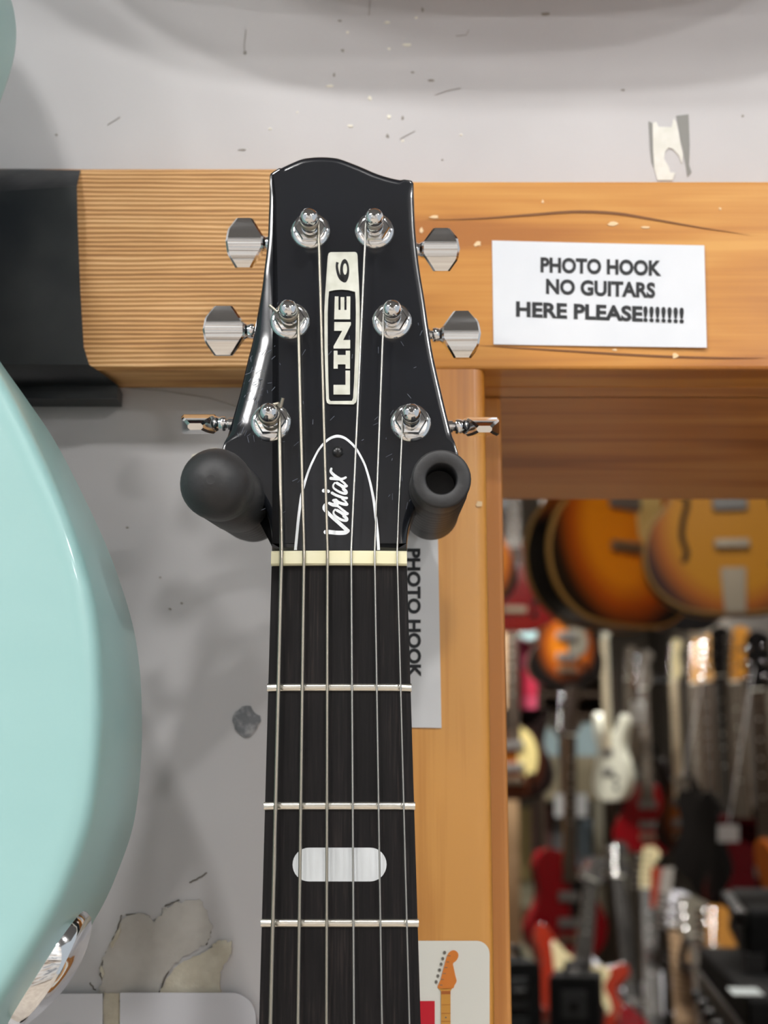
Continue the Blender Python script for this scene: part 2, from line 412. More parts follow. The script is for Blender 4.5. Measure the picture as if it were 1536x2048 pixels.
# return under the plank, back to the wall
under = [[Vector((r[-1].x, r[-1].y, r[-1].z)), Vector((r[-1].x, YW-.0005, r[-1].z))] for r in mid]
b.rings(under, False, False, closed=False)
endc = [path[-1], path[-2], Vector((path[-2].x, YW-.0005, path[-2].z)), Vector((path[-1].x, YW-.0005, path[-1].z))]
b.add(endc, [(0, 1, 2, 3)])
endt = [path[-2], path[-3], Vector((path[-3].x, YW-.0005, path[-3].z)), Vector((path[-2].x, YW-.0005, path[-2].z))]
b.add(endt, [(0, 1, 2, 3)])
w_ = b.build('wrap', BLACKWRAP, rail, smooth=30); w_['label'] = 'black vinyl wrap folded over the end of the rail'

# marks on the wall
rnd = random.Random(5)
sp = [(813, 90, 12, 4), (775, 45, 8, 3), (700, 252, 9, 4), (660, 172, 9, 3), (740, 196, 5, 6), (778, 234, 6, 5), (832, 36, 5, 3), (695, 65, 4, 4), (540, 258, 4, 3), (805, 282, 5, 3), (778, 98, 4, 3), (1340, 560, 3, 3), (922, 270, 3, 3), (595, 225, 3, 2), (430, 905, 20, 12), (395, 915, 12, 16)]
flecks('paint_chips', sp, CHIPW, wall_front, YW, 11)
sp = [(1090, 28, 12, 5), (862, 161, 8, 3), (685, 101, 4, 4), (775, 272, 4, 6), (490, 105, 4, 4), (668, 150, 3, 5), (805, 236, 3, 6), (845, 20, 3, 8), (825, 145, 4, 2), (1245, 180, 6, 2), (680, 42, 6, 2), (1485, 232, 3, 3), (255, 1055, 4, 2), (340, 1218, 3, 2), (363, 1206, 3, 2), (320, 1155, 3, 2), (113, 270, 3, 3), (885, 320, 3, 2), (485, 300, 10, 2)]
flecks('scuff_marks', sp, CHIPD, wall_front, YW, 12)
b = MB()
for pts in ([(492, 60), (488, 92), (490, 110)], [(870, 190), (900, 180), (922, 176)], [(912, 72), (932, 70), (938, 60)], [(215, 250), (240, 234)], [(800, 278), (830, 262)], [(740, 0), (738, 30)], [(250, 775), (330, 782), (420, 796), (480, 815)]):
    q = [at(x, y, YW-.0002) for x, y in pts]; b.tube(q, .00012, 5)
b.build('hairline_scratches', CHIPD, wall_front)
def flat_px(b, pts, Y, th=.0003, mi=0):
    b.rings([[at(x, y, Y) for x, y in pts], [at(x, y, Y)+Vector((0, -th, 0)) for x, y in pts]], mi=mi)
# torn tape remnant top right
tt = empty('torn_tape', at(1340, 300, YW), 'torn white tape remnant on the wall above the right wooden casing', 'tape')
b = MB()
flat_px(b, [(1305, 247), (1312, 244), (1317, 254), (1343, 255), (1347, 237), (1352, 245), (1357, 265), (1361, 290), (1366, 310), (1363, 328), (1358, 312), (1345, 298), (1337, 296), (1330, 303), (1328, 318), (1338, 335), (1340, 345), (1350, 346), (1345, 361), (1315, 361), (1308, 335), (1306, 300)], YW-.0002)
b.build('white_strip', TAPEW, tt, smooth=0)
b = MB()
flat_px(b, [(1352, 232), (1377, 229), (1379, 290), (1378, 330), (1383, 345), (1375, 354), (1371, 330), (1366, 300), (1361, 280), (1357, 255)], YW-.0001, .0002)
flat_px(b, [(1297, 243), (1305, 247), (1306, 290), (1308, 338), (1303, 325), (1300, 300)], YW-.0001, .0002)
b.build('grey_residue', TAPEG, tt, smooth=0)
# filled plug hole
b = MB(); c = at(492, 1442, YW); ring = []
rnd = random.Random(2)
for k in range(20):
    a = 2*math.pi*k/20; q = rnd.uniform(.85, 1.12)
    ring.append(c + Vector((math.cos(a)*27/F*YW*q, 0, math.sin(a)*29/F*YW*q)))
b.rings([ring, [p+Vector((0, -.0005, 0)) for p in ring], [c+(p-c)*.6+Vector((0, -.0009, 0)) for p in ring]])
b.build('filled_screw_hole', FILLER, wall_front)
# flaking plaster low on the wall
def ragged(pts, amp, seed, n=5):
    rnd = random.Random(seed); out = []
    for i in range(len(pts)):
        a, c = pts[i], pts[(i+1) % len(pts)]
        for k in range(n):
            t = k/n
            out.append((a[0]+(c[0]-a[0])*t+rnd.uniform(-amp, amp), a[1]+(c[1]-a[1])*t+rnd.uniform(-amp, amp)))
    return out
b = MB(); flat_px(b, ragged([(198, 1990), (205, 1950), (205, 1915), (222, 1885), (240, 1845), (255, 1832), (290, 1826), (310, 1845), (330, 1815), (355, 1805), (400, 1800), (418, 1830), (425, 1860), (418, 1885), (380, 1905), (350, 1925), (325, 1955), (312, 1990)], 3, 4), YW-.0001, .0006)
b.build('flaked_skim_patch', LAYER, wall_front, smooth=0)
b = MB(); flat_px(b, ragged([(318, 1992), (335, 1955), (360, 1925), (395, 1912), (420, 1895), (440, 1880), (462, 1884), (465, 1905), (448, 1925), (440, 1950), (445, 1992)], 3, 6), YW-.0001, .0014)
b.build('bare_plaster_patch', PLASTER, wall_front, smooth=0)
b = MB(); flat_px(b, ragged([(207, 2080), (208, 2030), (210, 1985), (240, 1985), (242, 2030), (240, 2080)], 2, 8), YW-.0002, .0013)
flat_px(b, ragged([(243, 1846), (240, 1870), (225, 1895), (222, 1888), (236, 1862)], 1.5, 9), YW-.0004, .0012)
flat_px(b, ragged([(203, 1930), (210, 1945), (206, 1955), (200, 1940)], 1.5, 10), YW-.0004, .0010)
b.build('plaster_crumbs', PLASTER, wall_front, smooth=0)
b = MB()
for pts in ([(245, 1830), (232, 1865), (222, 1890), (205, 1920), (200, 1945), (210, 1975)], [(250, 1830), (275, 1828)], [(318, 1985), (336, 1945), (352, 1918), (380, 1902)], [(410, 1835), (420, 1860), (413, 1890)], [(380, 1765), (400, 1755), (415, 1745)], [(330, 1812), (360, 1800)], [(180, 1965), (190, 1980)]):
    b.tube([at(x+rnd.uniform(-2, 2), y, YW-.0002) for x, y in spline(pts, 6, False)], .00025, 5)
b.build('plaster_cracks', mat('crack', srgb(112, 106, 98), .9), wall_front)

# white cards low on the wall (behind the neck and mint guitar)
CARDW = mat('white_board', srgb(208, 208, 214), .45)
def rounded(x0, y0, x1, y1, r=(0, 0, 0, 0)):
    pts = []
    for (cx, cy, a0), rr in zip(((x1, y0, -90), (x1, y1, 0), (x0, y1, 90), (x0, y0, 180)), r):
        sx = -1 if cx == x1 else 1; sy = 1 if cy == y0 else -1
        if rr == 0: pts.append((cx, cy)); continue
        ox, oy = cx+sx*rr, cy+sy*rr
        for k in range(9):
            a = R(a0 + 90*k/8); pts.append((ox+rr*math.cos(a), oy+rr*math.sin(a)))
    return pts
b = MB(); flat_px(b, rounded(241, 1985, 512, 2600, (50, 40, 5, 2)), YW-.0022, .0012)
tag(b.build('wall_card', CARDW, smooth=0), 'blank pale grey card with rounded corner, low on the wall behind the guitar neck', 'card')
b = MB(); flat_px(b, rounded(-240, 1987, 206, 2600, (2, 40, 5, 2)), YW-.0022, .0012)
tag(b.build('wall_card', CARDW, smooth=0), 'blank pale grey card low on the wall, half behind the mint green guitar', 'card')

# ------------------------------------------------------------------ lettering
def text_verts(s, bold=.0, spacing=1.0):
    cu = bpy.data.curves.new('lettering', 'FONT'); cu.body = s; cu.size = 1; cu.offset = bold; cu.space_character = spacing; cu.resolution_u = 4
    o = bpy.data.objects.new('lettering', cu); COL.objects.link(o)
    bpy.context.view_layer.update()
    me = bpy.data.meshes.new_from_object(o.evaluated_get(bpy.context.evaluated_depsgraph_get()))
    vs = [v.co.copy() for v in me.vertices]; fs = [list(p.vertices) for p in me.polygons]
    bpy.data.objects.remove(o); bpy.data.curves.remove(cu); bpy.data.meshes.remove(me)
    x0 = min(v.x for v in vs); x1 = max(v.x for v in vs); y0 = min(v.y for v in vs); y1 = max(v.y for v in vs)
    return [((v.x-x0)/(x1-x0), (v.y-y0)/(y1-y0)) for v in vs], fs
def put_text(b, s, fn, bold=.02, spacing=1.0, mi=0):
    vs, fs = text_verts(s, bold, spacing)
    b.add([fn(u, v) for u, v in vs], fs, mi)

def sheet_px(c, Y, th, curl=0, n=12):
    """curved sheet from corners TL, TR, BR, BL in pixels at depth Y"""
    b = MB()
    def pt(u, v, d):
        x = (c[0][0]*(1-u)+c[1][0]*u)*(1-v) + (c[3][0]*(1-u)+c[2][0]*u)*v
        y = (c[0][1]*(1-u)+c[1][1]*u)*(1-v) + (c[3][1]*(1-u)+c[2][1]*u)*v
        return at(x, y, Y) + Vector((0, -d - curl*(u*u), 0))
    fr = [pt(i/n, j/n, th) for j in range(n+1) for i in range(n+1)]
    bk = [pt(i/n, j/n, 0) for j in range(n+1) for i in range(n+1)]
    m = n+1; fs = []
    for j in range(n):
        for i in range(n):
            q = (j*m+i, j*m+i+1, (j+1)*m+i+1, (j+1)*m+i); fs.append(q); fs.append(tuple(k+m*m for k in q[::-1]))
    ed = [i for i in range(m)] + [j*m+n for j in range(1, m)] + [n*m+i for i in range(n-1, -1, -1)] + [j*m for j in range(n-1, 0, -1)]
    for a, c2 in zip(ed, ed[1:]+ed[:1]): fs.append((a, c2, c2+m*m, a+m*m))
    b.add(fr+bk, fs); return b, pt
sign = empty('paper_sign', at(1198, 590, YB), 'white laminated paper sign with three lines of capitals on the top casing', 'sign')
b, pt = sheet_px([(984, 481.5), (1407.5, 493), (1412.5, 697), (987, 689)], YB-.0003, .0003, .0008)
b.build('sheet', PAPER, sign)
TL_, TR_, BR_, BL_ = (984, 481.5), (1407.5, 493), (1412.5, 697), (987, 689)
b = MB()
def quadline(x0, x1, yb0, yb1, h, Y):
    return lambda u, v: at(x0+(x1-x0)*u, yb0+(yb1-yb0)*u-h*v, Y) + Vector((0, -.0009*(((x0+(x1-x0)*u)-984)/424)**2, 0))
put_text(b, 'PHOTO HOOK', quadline(1081, 1322, 545, 553, 31, YB-.0008), .038)
put_text(b, 'NO GUITARS', quadline(1092, 1310, 588, 597, 31, YB-.0008), .038)
put_text(b, 'HERE PLEASE!!!!!!!', quadline(1032, 1367, 633.5, 648, 31.5, YB-.0008), .038)
b.build('lettering', INK, sign, smooth=0, recalc=False)
sign2 = empty('paper_sign', at(790, 1250, YB), 'white paper sign turned sideways on the side casing, half behind the guitar neck', 'sign')
b, pt = sheet_px([(690, 1030), (875, 1030), (883, 1456), (694, 1453)], YB-.0003, .0003, 0)
b.build('sheet', PAPER2, sign2)
b = MB(); put_text(b, 'PHOTO HOOK', lambda u, v: at(813.5+27.5*v+(u*1.5), 1097+259*u, YB-.0008), .038)
b.build('lettering', INK, sign2, smooth=0, recalc=False)

# card with the printed guitar
card = empty('picture_card', at(905, 1960, YB), 'cream card with a printed orange guitar neck and red block on the side casing', 'card')
b = MB(); flat_px(b, rounded(740, 1881.5, 979, 2560, (26, 26, 26, 26)), YB-.0002, .0005); b.build('board', CREAMCARD, card, smooth=0)
k = 180/1536
def cp(pts): return [(820+x*k, 1860+y*k) for x, y in pts]
YC = YB-.0009
b = MB(); flat_px(b, cp(spline([(660, 390), (740, 345), (810, 380), (825, 450), (790, 520), (735, 570), (745, 640), (775, 780), (795, 870), (760, 940), (715, 1000), (480, 995), (520, 850), (570, 660), (620, 480)], 5)), YC, .0001)
b.build('printed_headstock', mat('print_orange', srgb(222, 128, 44), .5), card, smooth=0)
b = MB(); flat_px(b, cp([(480, 995), (715, 1000), (692, 1040), (692, 3200), (528, 3200), (528, 1040)]), YC, .0001); b.build('printed_neck', mat('print_maple', srgb(212, 150, 62), .5), card, smooth=0)
b = MB(); flat_px(b, cp([(535, 1040), (690, 1040), (690, 1095), (535, 1095)]), YC-.0001, .0001)
for y in (1275, 1420, 1560): flat_px(b, cp([(530, y-3), (695, y-3), (695, y+3), (530, y+3)]), YC-.0001, .0001)
b.build('printed_frets', mat('print_brown', srgb(176, 96, 36), .5), card, smooth=0)
b = MB()
for x, y in ((590, 385), (560, 488), (532, 583), (505, 683), (477, 783), (447, 885)): flat_px(b, cp([(x+26*math.cos(a*.628), y+30*math.sin(a*.628)) for a in range(10)]), YC, .0001)
for x, y in ((665, 440), (645, 545), (615, 640), (585, 742), (550, 840), (530, 940)): flat_px(b, cp([(x-25, y-5), (x+25, y-5), (x+25, y+5), (x-25, y+5)]), YC-.0001, .0001)
flat_px(b, cp([(612+14*math.cos(a*.628), 1493+14*math.sin(a*.628)) for a in range(10)]), YC-.0001, .0001)
b.build('printed_tuners', mat('print_grey', srgb(110, 106, 98), .5), card, smooth=0)
b = MB(); flat_px(b, [(760, 2002), (869.5, 2002), (869.5, 2420), (760, 2420)], YC, .0001); b.build('red_block', mat('print_red', srgb(203, 10, 38), .5), card, smooth=0)

# ------------------------------------------------------------------ the black guitar
YN = .455
g = empty('electric_guitar', at(678, 1100, YN+.02), 'glossy black electric guitar with silver badge on its headstock, held by the wall hanger', 'guitar')
tilt = R(3.0)
HO = at(678, 1100, YN+.0055)
HU = Vector((1, 0, 0)); HV = Vector((0, math.sin(tilt), math.cos(tilt))); HN = Vector((0, -math.cos(tilt), math.sin(tilt)))
HF = (HO, HU, HV, HN)
def hs(px, py, h=0):
    return hit(px, py, HO + HN*h, HN)
def hsuv(px, py):
    d = hs(px, py) - HO; return (d.dot(HU), d.dot(HV))
top = [(540, 346), (552, 338), (565, 331), (599, 316), (622, 311.5), (646, 310.5), (668, 312), (685, 316), (719, 329), (754, 344), (788, 354), (818, 358.5)]
tr = [(824, 360), (828, 366)]
right = [(829, 390), (830, 419), (833, 470), (840, 531), (851, 599), (861, 668), (870, 718), (887, 793), (904, 862), (917, 905)]
cr = [(919, 918), (915, 930)]
rlow = [(895, 945), (868, 966), (843, 992), (827, 1024), (817, 1060), (813.5, 1103)]
llow = [(543.5, 1103), (541, 1060), (530, 1018), (513, 990), (490, 966), (462, 945), (446, 932)]
cl = [(440, 920), (441, 908)]
left = [(445, 892), (462, 836), (479, 776), (493, 716), (505, 668), (515, 608), (524, 556), (533, 483), (536, 419), (538.5, 367)]
tl = [(538.5, 352)]
out = []
for seg_ in (top, tr, right, cr, rlow):
    out += seg_
a = spline(top, 5, False) + tr + spline(right, 5, False) + cr + spline(rlow, 5, False) + spline(llow, 5, False) + cl + spline(left, 5, False) + tl
ol = [hsuv(x, y) for x, y in a]
TH = .0145
b = MB(); e = .0022
nleft = (len(a)-len(tl)-len(spline(left, 5, False)), len(a)-len(tl))
def wob(k):                       # left bevel broadened on purpose to catch a soft highlight, the rest tight
    x, y = a[k]
    if not (nleft[0] <= k < nleft[1]):
        return .22 if (y < 372 and (x > 805 or x < 560)) or 880 < y < 960 else .5
    if y < 400: return .22+.28*max(0, (y-368)/32)
    return .5 + 1.15*max(0, min(1, (y-540)/130))*max(0, min(1, (885-y)/40)) - .28*max(0, min(1, (y-860)/20))
n_ = len(ol); nor_ = []
for k in range(n_):
    p_, q_, r_ = Vector(ol[k-1]), Vector(ol[k]), Vector(ol[(k+1) % n_]); t_ = (r_-p_).normalized(); nor_.append(Vector((t_.y, -t_.x)))
cen = Vector((0, .07))
if sum((cen-Vector(ol[k])).dot(nor_[k]) for k in range(n_)) < 0: nor_ = [-v for v in nor_]
rs = []
for ins, h, wide in [(.003, -TH, 0), (e, -TH, 0), (.0007, -TH+.0005, 0), (0, -TH+e, 0), (0, -.0037, 0), (.0001, -.0031, 0), (.0006, -.00157, 1), (.0010, -.00117, 1), (.0016, -.00085, 1), (.0024, -.00053, 1), (.0032, -.00027, 1), (.0040, -.00008, 1), (.0046, -.00001, 1), (.0050, 0, 1), (.0053, 0, 1)]:
    rg = []
    for k in range(n_):
        w_ = ins*(wob(k) if wide else 1); q_ = Vector(ol[k]) + nor_[k]*w_
        rg.append(HO + HU*q_.x + HV*q_.y + HN*(h*(wob(k) if wide else 1)))
    rs.append(rg)
b.rings(rs)
head = b.build('headstock', GLOSSBLACK, g, smooth=60)
# neck + fretboard
def edge_px(py):
    L_ = 543 + (523-543)*(py-1117)/(1846-1117); R_ = 813.5 + (835.5-813.5)*(py-1117)/(1846-1117)
    return L_, R_
ztopn = at(678, 1103, YN).z
def neckx(z):
    z1 = at(678, 1117, YN).z; z2 = at(678, 1846, YN).z
    xa1, xa2 = at(543, 1117, YN).x, at(523, 1846, YN).x; xb1, xb2 = at(813.5, 1117, YN).x, at(835.5, 1846, YN).x
    t = (z-z1)/(z2-z1)
    return xa1+(xa2-xa1)*t, xb1+(xb2-xb1)*t
ZEND = ztopn - .47
def arc(w, u): return .0007*(u/w*2-1)**2          # board radius: edges fall back
def fb_ring(z, d=0):
    x0, x1 = neckx(z); w = x1-x0; pts = []
    for k in range(15):
        u = w*k/14; e = .0004 if k in (0, 14) else 0
        pts.append(Vector((x0+u, YN+arc(w, u)+e+d, z)))
    pts.append(Vector((x1+.0001, YN+.0058, z))); pts.append(Vector((x0-.0001, YN+.0058, z)))
    return pts
zn = at(678, 1131.5, YN).z
b = MB(); b.rings([fb_ring(zn), fb_ring(ZEND)]); fb = b.build('fretboard', ROSE, g, smooth=30)
def nk_ring(z, dep):
    x0, x1 = neckx(z); c = (x0+x1)/2; w = (x1-x0)/2; pts = [Vector((x0, YN+.0058, z))]
    for k in range(13):
        a = math.pi*k/12; pts.append(Vector((c-w*math.cos(a), YN+.0075+dep*math.sin(a)**.8 if 0 < k < 12 else YN+.0075, z)))
    pts.append(Vector((x1, YN+.0058, z))); return pts
b = MB(); b.rings([nk_ring(ztopn-.0005, .011), nk_ring(ztopn-.03, .0125), nk_ring(ZEND, .0150)]); b.build('neck', GLOSSBLACK, g, smooth=50)
# nut
b = MB(); x0, x1 = neckx(ztopn)
pr = []
zt1 = at(678, 1101, YN-.001).z
for z, d in ((zn, 0), (zn, -.0012), (zn+.0005, -.0017), (zt1-.0006, -.0014), (zt1, -.0008), (zt1, .006)): pr.append((z, d))
rs = []
for kx in range(13):
    u = kx/12; x = x0-.0001+(x1-x0+.0002)*u; dd = arc(1, u)
    rs.append([Vector((x, YN+d+(dd if d < .001 else .002), z)) for z, d in pr])
b.rings(rs); b.build('nut', BONE, g, smooth=30)
# frets (scale length from the measured spacing)
zs = [at(678, py, YN).z for py in (1375, 1612, 1846.5)]
d0 = zs[0]-zs[1]; ratio = (zs[1]-zs[2])/d0
zz = list(zs); dd = zs[1]-zs[2]
for i in range(9):
    dd *= 2**(-1/12); zz.append(zz[-1]-dd)
def fret(z):
    x0, x1 = neckx(z); w = x1-x0; rs = []
    n = 16
    for k in range(n+1):
        u = -.0003+(w+.0006)*k/n; hgt = .0011 if 0 < k < n else .0004
        y = YN + arc(w, min(max(u, 0), w)); r = []
        for j in range(7):
            an = math.pi*j/6; r.append(Vector((x0+u, y-hgt*math.sin(an)+.0001, z+.00125*math.cos(an))))
        r.append(Vector((x0+u, y+.0005, z-.0012))); r.append(Vector((x0+u, y+.0005, z+.0012)))
        rs.append(r)
    b = MB(); b.rings(rs); return b.build('fret', FRETM, g, smooth=50)
for z in zz: fret(z)
# pill inlays
def inlay(z, halfw, h):
    x0, x1 = neckx(z); c = (x0+x1)/2; w = x1-x0; pts = []
    for s, a0 in ((1, -90), (-1, 90)):
        for k in range(11):
            a = R(a0+180*k/10); pts.append((s*(halfw-h)+h*math.cos(a), h*math.sin(a)))
    def yy(u): return YN+arc(w, min(max(u+w/2, 0), w))-.0001
    b = MB(); rs = []; m = 24
    for i in range(m+1):
        th_ = math.pi*(i/m); u = -halfw*math.cos(th_) if h > halfw*.9 else (-(halfw-h) - h*math.cos(math.pi/2*i/8) if i <= 8 else ((halfw-h) + h*math.sin(math.pi/2*(i-16)/8) if i >= 16 else -(halfw-h)+2*(halfw-h)*(i-8)/8)); ex = max(0, abs(u)-(halfw-h)); v = math.sqrt(max(0, h*h-ex*ex)) + 1e-5
        rs.append([Vector((c+u, yy(u), z-v)), Vector((c+u, yy(u), z+v)), Vector((c+u, yy(u)+.0005, z+v)), Vector((c+u, yy(u)+.0005, z-v))])
    b.rings(rs)
    b.build('inlay', PEARL, g, smooth=0)
zi = at(678, 1729, YN).z
inlay(zi, (at(772, 1729, YN).x-at(584, 1729, YN).x)/2, (at(678, 1695, YN).z-at(678, 1762.5, YN).z)/2)
for i in (3, 5, 7): inlay((zz[i]+zz[i+1])/2, .0145, .005)
# simple black body far below the frame
def body_outline(kind):
    if kind == 'double': pts = [(0, 0), (85, 8), (148, 52), (163, 112), (142, 170), (114, 215), (112, 255), (130, 300), (146, 345), (136, 382), (118, 380), (92, 345), (62, 318), (36, 312), (-36, 312), (-62, 330), (-92, 376), (-122, 412), (-146, 400), (-150, 352), (-132, 285), (-116, 235), (-120, 195), (-146, 150), (-166, 100), (-150, 45), (-88, 8)]
    elif kind == 'single': pts = [(0, 0), (90, 8), (150, 55), (165, 120), (148, 175), (118, 220), (112, 260), (126, 300), (140, 330), (132, 352), (104, 345), (70, 318), (38, 330), (34, 372), (-34, 378), (-80, 385), (-118, 366), (-134, 320), (-124, 275), (-116, 235), (-126, 190), (-154, 140), (-165, 95), (-146, 45), (-88, 8)]
    elif kind == 'horned': pts = [(0, 0), (80, 8), (142, 50), (160, 110), (146, 165), (122, 205), (118, 240), (132, 290), (150, 350), (146, 372), (125, 352), (86, 318), (52, 302), (28, 300), (-28, 300), (-52, 302), (-86, 318), (-128, 358), (-150, 380), (-154, 354), (-134, 290), (-118, 240), (-122, 205), (-146, 165), (-160, 110), (-142, 50), (-80, 8)]
    else: pts = [(0, 0), (110, 10), (185, 62), (210, 140), (192, 215), (152, 268), (138, 312), (150, 360), (160, 405), (140, 450), (92, 476), (36, 482), (-36, 482), (-92, 476), (-140, 450), (-160, 405), (-150, 360), (-138, 312), (-152, 268), (-192, 215), (-210, 140), (-185, 62), (-110, 10)]
    return [(x/1000, y/1000) for x, y in spline(pts, 5)]
bx0, bx1 = neckx(ZEND)
b = MB(); b.pillow(body_outline('double'), (Vector(((bx0+bx1)/2, YN+.009, ZEND-.30)), Vector((1, 0, 0)), Vector((0, 0, 1)), Vector((0, -1, 0))),
                   [(.006, -.045), (.001, -.043), (0, -.039), (0, -.006), (.001, -.002), (.006, 0)]); b.build('body', GLOSSBLACK, g, smooth=50)

# silver badge
kz = 160/936
def bz(pts): return [(620+x*kz, 480+y*kz) for x, y in pts]
def hs_flat(b, pts, h0, h1, mi=0):
    b.rings([[hs(x, y, h0) for x, y in pts], [hs(x, y, h1) for x, y in pts]], mi=mi)
outer = spline([(240, 142), (530, 140)], 4, False) + [(548, 152), (556, 180)] + [(563, 350), (572, 500), (580, 700), (582, 850), (580, 1100), (575, 1350), (562, 1650), (548, 1860), (538, 1900), (510, 1924)] + [(225, 1921), (200, 1905), (189, 1870), (180, 1600), (170, 1250), (168, 850), (176, 650), (188, 480), (198, 330), (208, 190), (218, 155)]
inner = [(222, 600), (290, 586), (370, 580), (450, 587), (528, 606)] + [(534, 700), (537, 850), (534, 1100), (528, 1350), (516, 1650), (504, 1850), (490, 1882)] + [(240, 1884), (222, 1860), (214, 1600), (207, 1250), (207, 850), (213, 700)]
bd = empty('badge', hs(683, 650)); bd.parent = g; bd.matrix_parent_inverse = g.matrix_world.inverted(); bd['label'] = 'silver name badge set into the headstock'
# frame: outer plate with inner dark well on top and letters above
b = MB()
n_i = len(inner)
# bridge outer/inner into one loop so the frame is a true ring
top_part = outer
o_pts = bz(outer); i_pts = bz(inner)
def frame_loop():
    # cut at the bottom: outer index of bottom-left, inner index of bottom-left
    oi = min(range(len(o_pts)), key=lambda k: (o_pts[k][0]-657)**2+(o_pts[k][1]-808)**2)
    ii = min(range(len(i_pts)), key=lambda k: (i_pts[k][0]-661)**2+(i_pts[k][1]-802)**2)
    O_ = o_pts[oi:]+o_pts[:oi+1]; I_ = i_pts[ii:]+i_pts[:ii+1]
    return O_ + I_[::-1]
fl = frame_loop()
bm = bmesh.new()
def ring_mesh(h):
    pass
hs_flat(b, fl, .00005, .0006)
b.build('badge_frame', SILVER, bd, smooth=0)
b = MB()
for poly in ([(275, 1695), (415, 1695), (415, 1528), (468, 1528), (468, 1808), (275, 1808)],
             [(278, 1295), (322, 1295), (322, 1345), (418, 1345), (418, 1295), (468, 1295), (468, 1505), (416, 1505), (416, 1455), (325, 1455), (325, 1505), (276, 1505)],
             [(285, 960), (478, 960), (478, 990), (388, 1170), (470, 1170), (470, 1270), (276, 1270), (276, 1242), (378, 1062), (283, 1062)],
             [(290, 660), (333, 660), (333, 818), (358, 818), (358, 668), (402, 668), (402, 818), (428, 818), (428, 660), (472, 660), (470, 928), (283, 928)]):
    hs_flat(b, bz(poly), .00005, .0005)
b.build('badge_letters', SILVER, bd, smooth=0)
b = MB(); H6 = .00065
n = 28; cx, cy = 405, 360
eo = [(cx+54*math.cos(2*math.pi*i/n), cy+138*math.sin(2*math.pi*i/n)) for i in range(n)]
ei = [(cx+5+24*math.cos(2*math.pi*i/n), cy-20+66*math.sin(2*math.pi*i/n)) for i in range(n)]
P_ = [hs(*p, H6) for p in bz(eo)]+[hs(*p, H6) for p in bz(ei)]
b.add(P_, [(i, (i+1) % n, n+(i+1) % n, n+i) for i in range(n)])
tail_o = [(395, 497), (352, 470), (322, 420), (304, 350), (300, 300), (306, 255)]
tail_i = [(395, 425), (372, 425), (352, 405), (335, 350), (328, 300), (338, 265)]
to = spline(tail_o, 4, False); ti = spline(tail_i, 4, False); m_ = len(to)
b.add([hs(*p, H6) for p in bz(to)]+[hs(*p, H6) for p in bz(ti)], [(i, i+1, m_+i+1, m_+i) for i in range(m_-1)])
b.build('badge_numeral', BLACKPL, bd, smooth=0)

# truss rod cover with white edge line and script
RIBN = [0]
def ribbon(b, pts, w, fn, seg=6, n=6, taper=None):
    sp = spline(pts, n, False) if len(pts) > 2 else pts
    RIBN[0] += 1; lift = 4e-6*(RIBN[0] % 40); m = len(sp)
    rr = [(w if taper is None else taper[0]+(taper[1]-taper[0])*i/(m-1))/2 for i in range(m)]
    Lf, Rt = [], []
    for i in range(m):
        p0, p1 = sp[max(i-1, 0)], sp[min(i+1, m-1)]; dx, dy = p1[0]-p0[0], p1[1]-p0[1]; l = math.hypot(dx, dy) or 1
        nx, ny = -dy/l*rr[i], dx/l*rr[i]
        Lf.append((sp[i][0]+nx, sp[i][1]+ny)); Rt.append((sp[i][0]-nx, sp[i][1]-ny))
    def capd(i, j):
        c = sp[i]; d0 = math.atan2(Lf[i][1]-c[1], Lf[i][0]-c[0]); o = []
        sg = 1 if j else -1
        return [(c[0]+rr[i]*math.cos(d0+sg*math.pi*k/8), c[1]+rr[i]*math.sin(d0+sg*math.pi*k/8)) for k in range(9)]
    def up(p):
        q = fn(*p); return q + (CAM-q).normalized()*lift if b is not None else q
    b.add([up(p) for p in Lf+Rt], [(i, i+1, m+i+1, m+i) for i in range(m-1)])
    for i, j in ((0, True), (m-1, False)): b.add([up(p) for p in capd(i, j)], [tuple(range(9))])
cov = [(588, 1100), (590.5, 1075), (594, 1037.5), (597.5, 1010), (602, 983), (611.6, 951), (620, 929), (628.8, 911), (636, 898), (645, 886.5), (654, 878), (664, 872), (675.6, 869.5), (688, 872.5), (699, 880), (711, 892), (720, 906), (729.5, 924), (736, 942), (742, 963), (746, 980), (750, 1000), (753, 1022), (755.5, 1045), (758.5, 1075), (760, 1100)]
tc_ = empty('rod_cover', hs(675, 1000)); tc_.parent = g; tc_.matrix_parent_inverse = g.matrix_world.inverted()
b = MB(); cs = spline(cov, 4, False); hs_flat(b, cs, .00002, .0010); b.build('cover_plate', mat('black_laminate', srgb(20, 23, 29), .26, coat=.4), tc_, smooth=30)
b = MB(); ctr = (675, 1060); m_ = len(cs)
def inn(p, d):
    vx, vy = ctr[0]-p[0], min(0, p[1]-1040)*-1 if p[1] < 1040 else 0
    l = math.hypot(vx, vy) or 1; return (p[0]+vx/l*d, p[1]+vy/l*d)
i0 = [inn(p, 5.6) for p in cs]
i0[0] = (cs[0][0]+6, cs[0][1]); i0[-1] = (cs[-1][0]-6, cs[-1][1])
b.add([hs(*p, .00105) for p in cs]+[hs(*p, .00105) for p in i0], [(i, i+1, m_+i+1, m_+i) for i in range(m_-1)])
b.add([hs(*p, .00105) for p in cs]+[hs(*p, .0001) for p in cs], [(i, i+1, m_+i+1, m_+i) for i in range(m_-1)])
b.build('white_edge_line', WHITEP, tc_, smooth=0, recalc=False)
b = MB(); c = hs(675.6, 904, .001); b.lathe(c, HN, [(.0017, 0), (.0017, .0004), (.0012, .0008), (.0003, .0009)], 20)
sc_ = b.build('screw', BLACKPL, tc_)
b = MB()
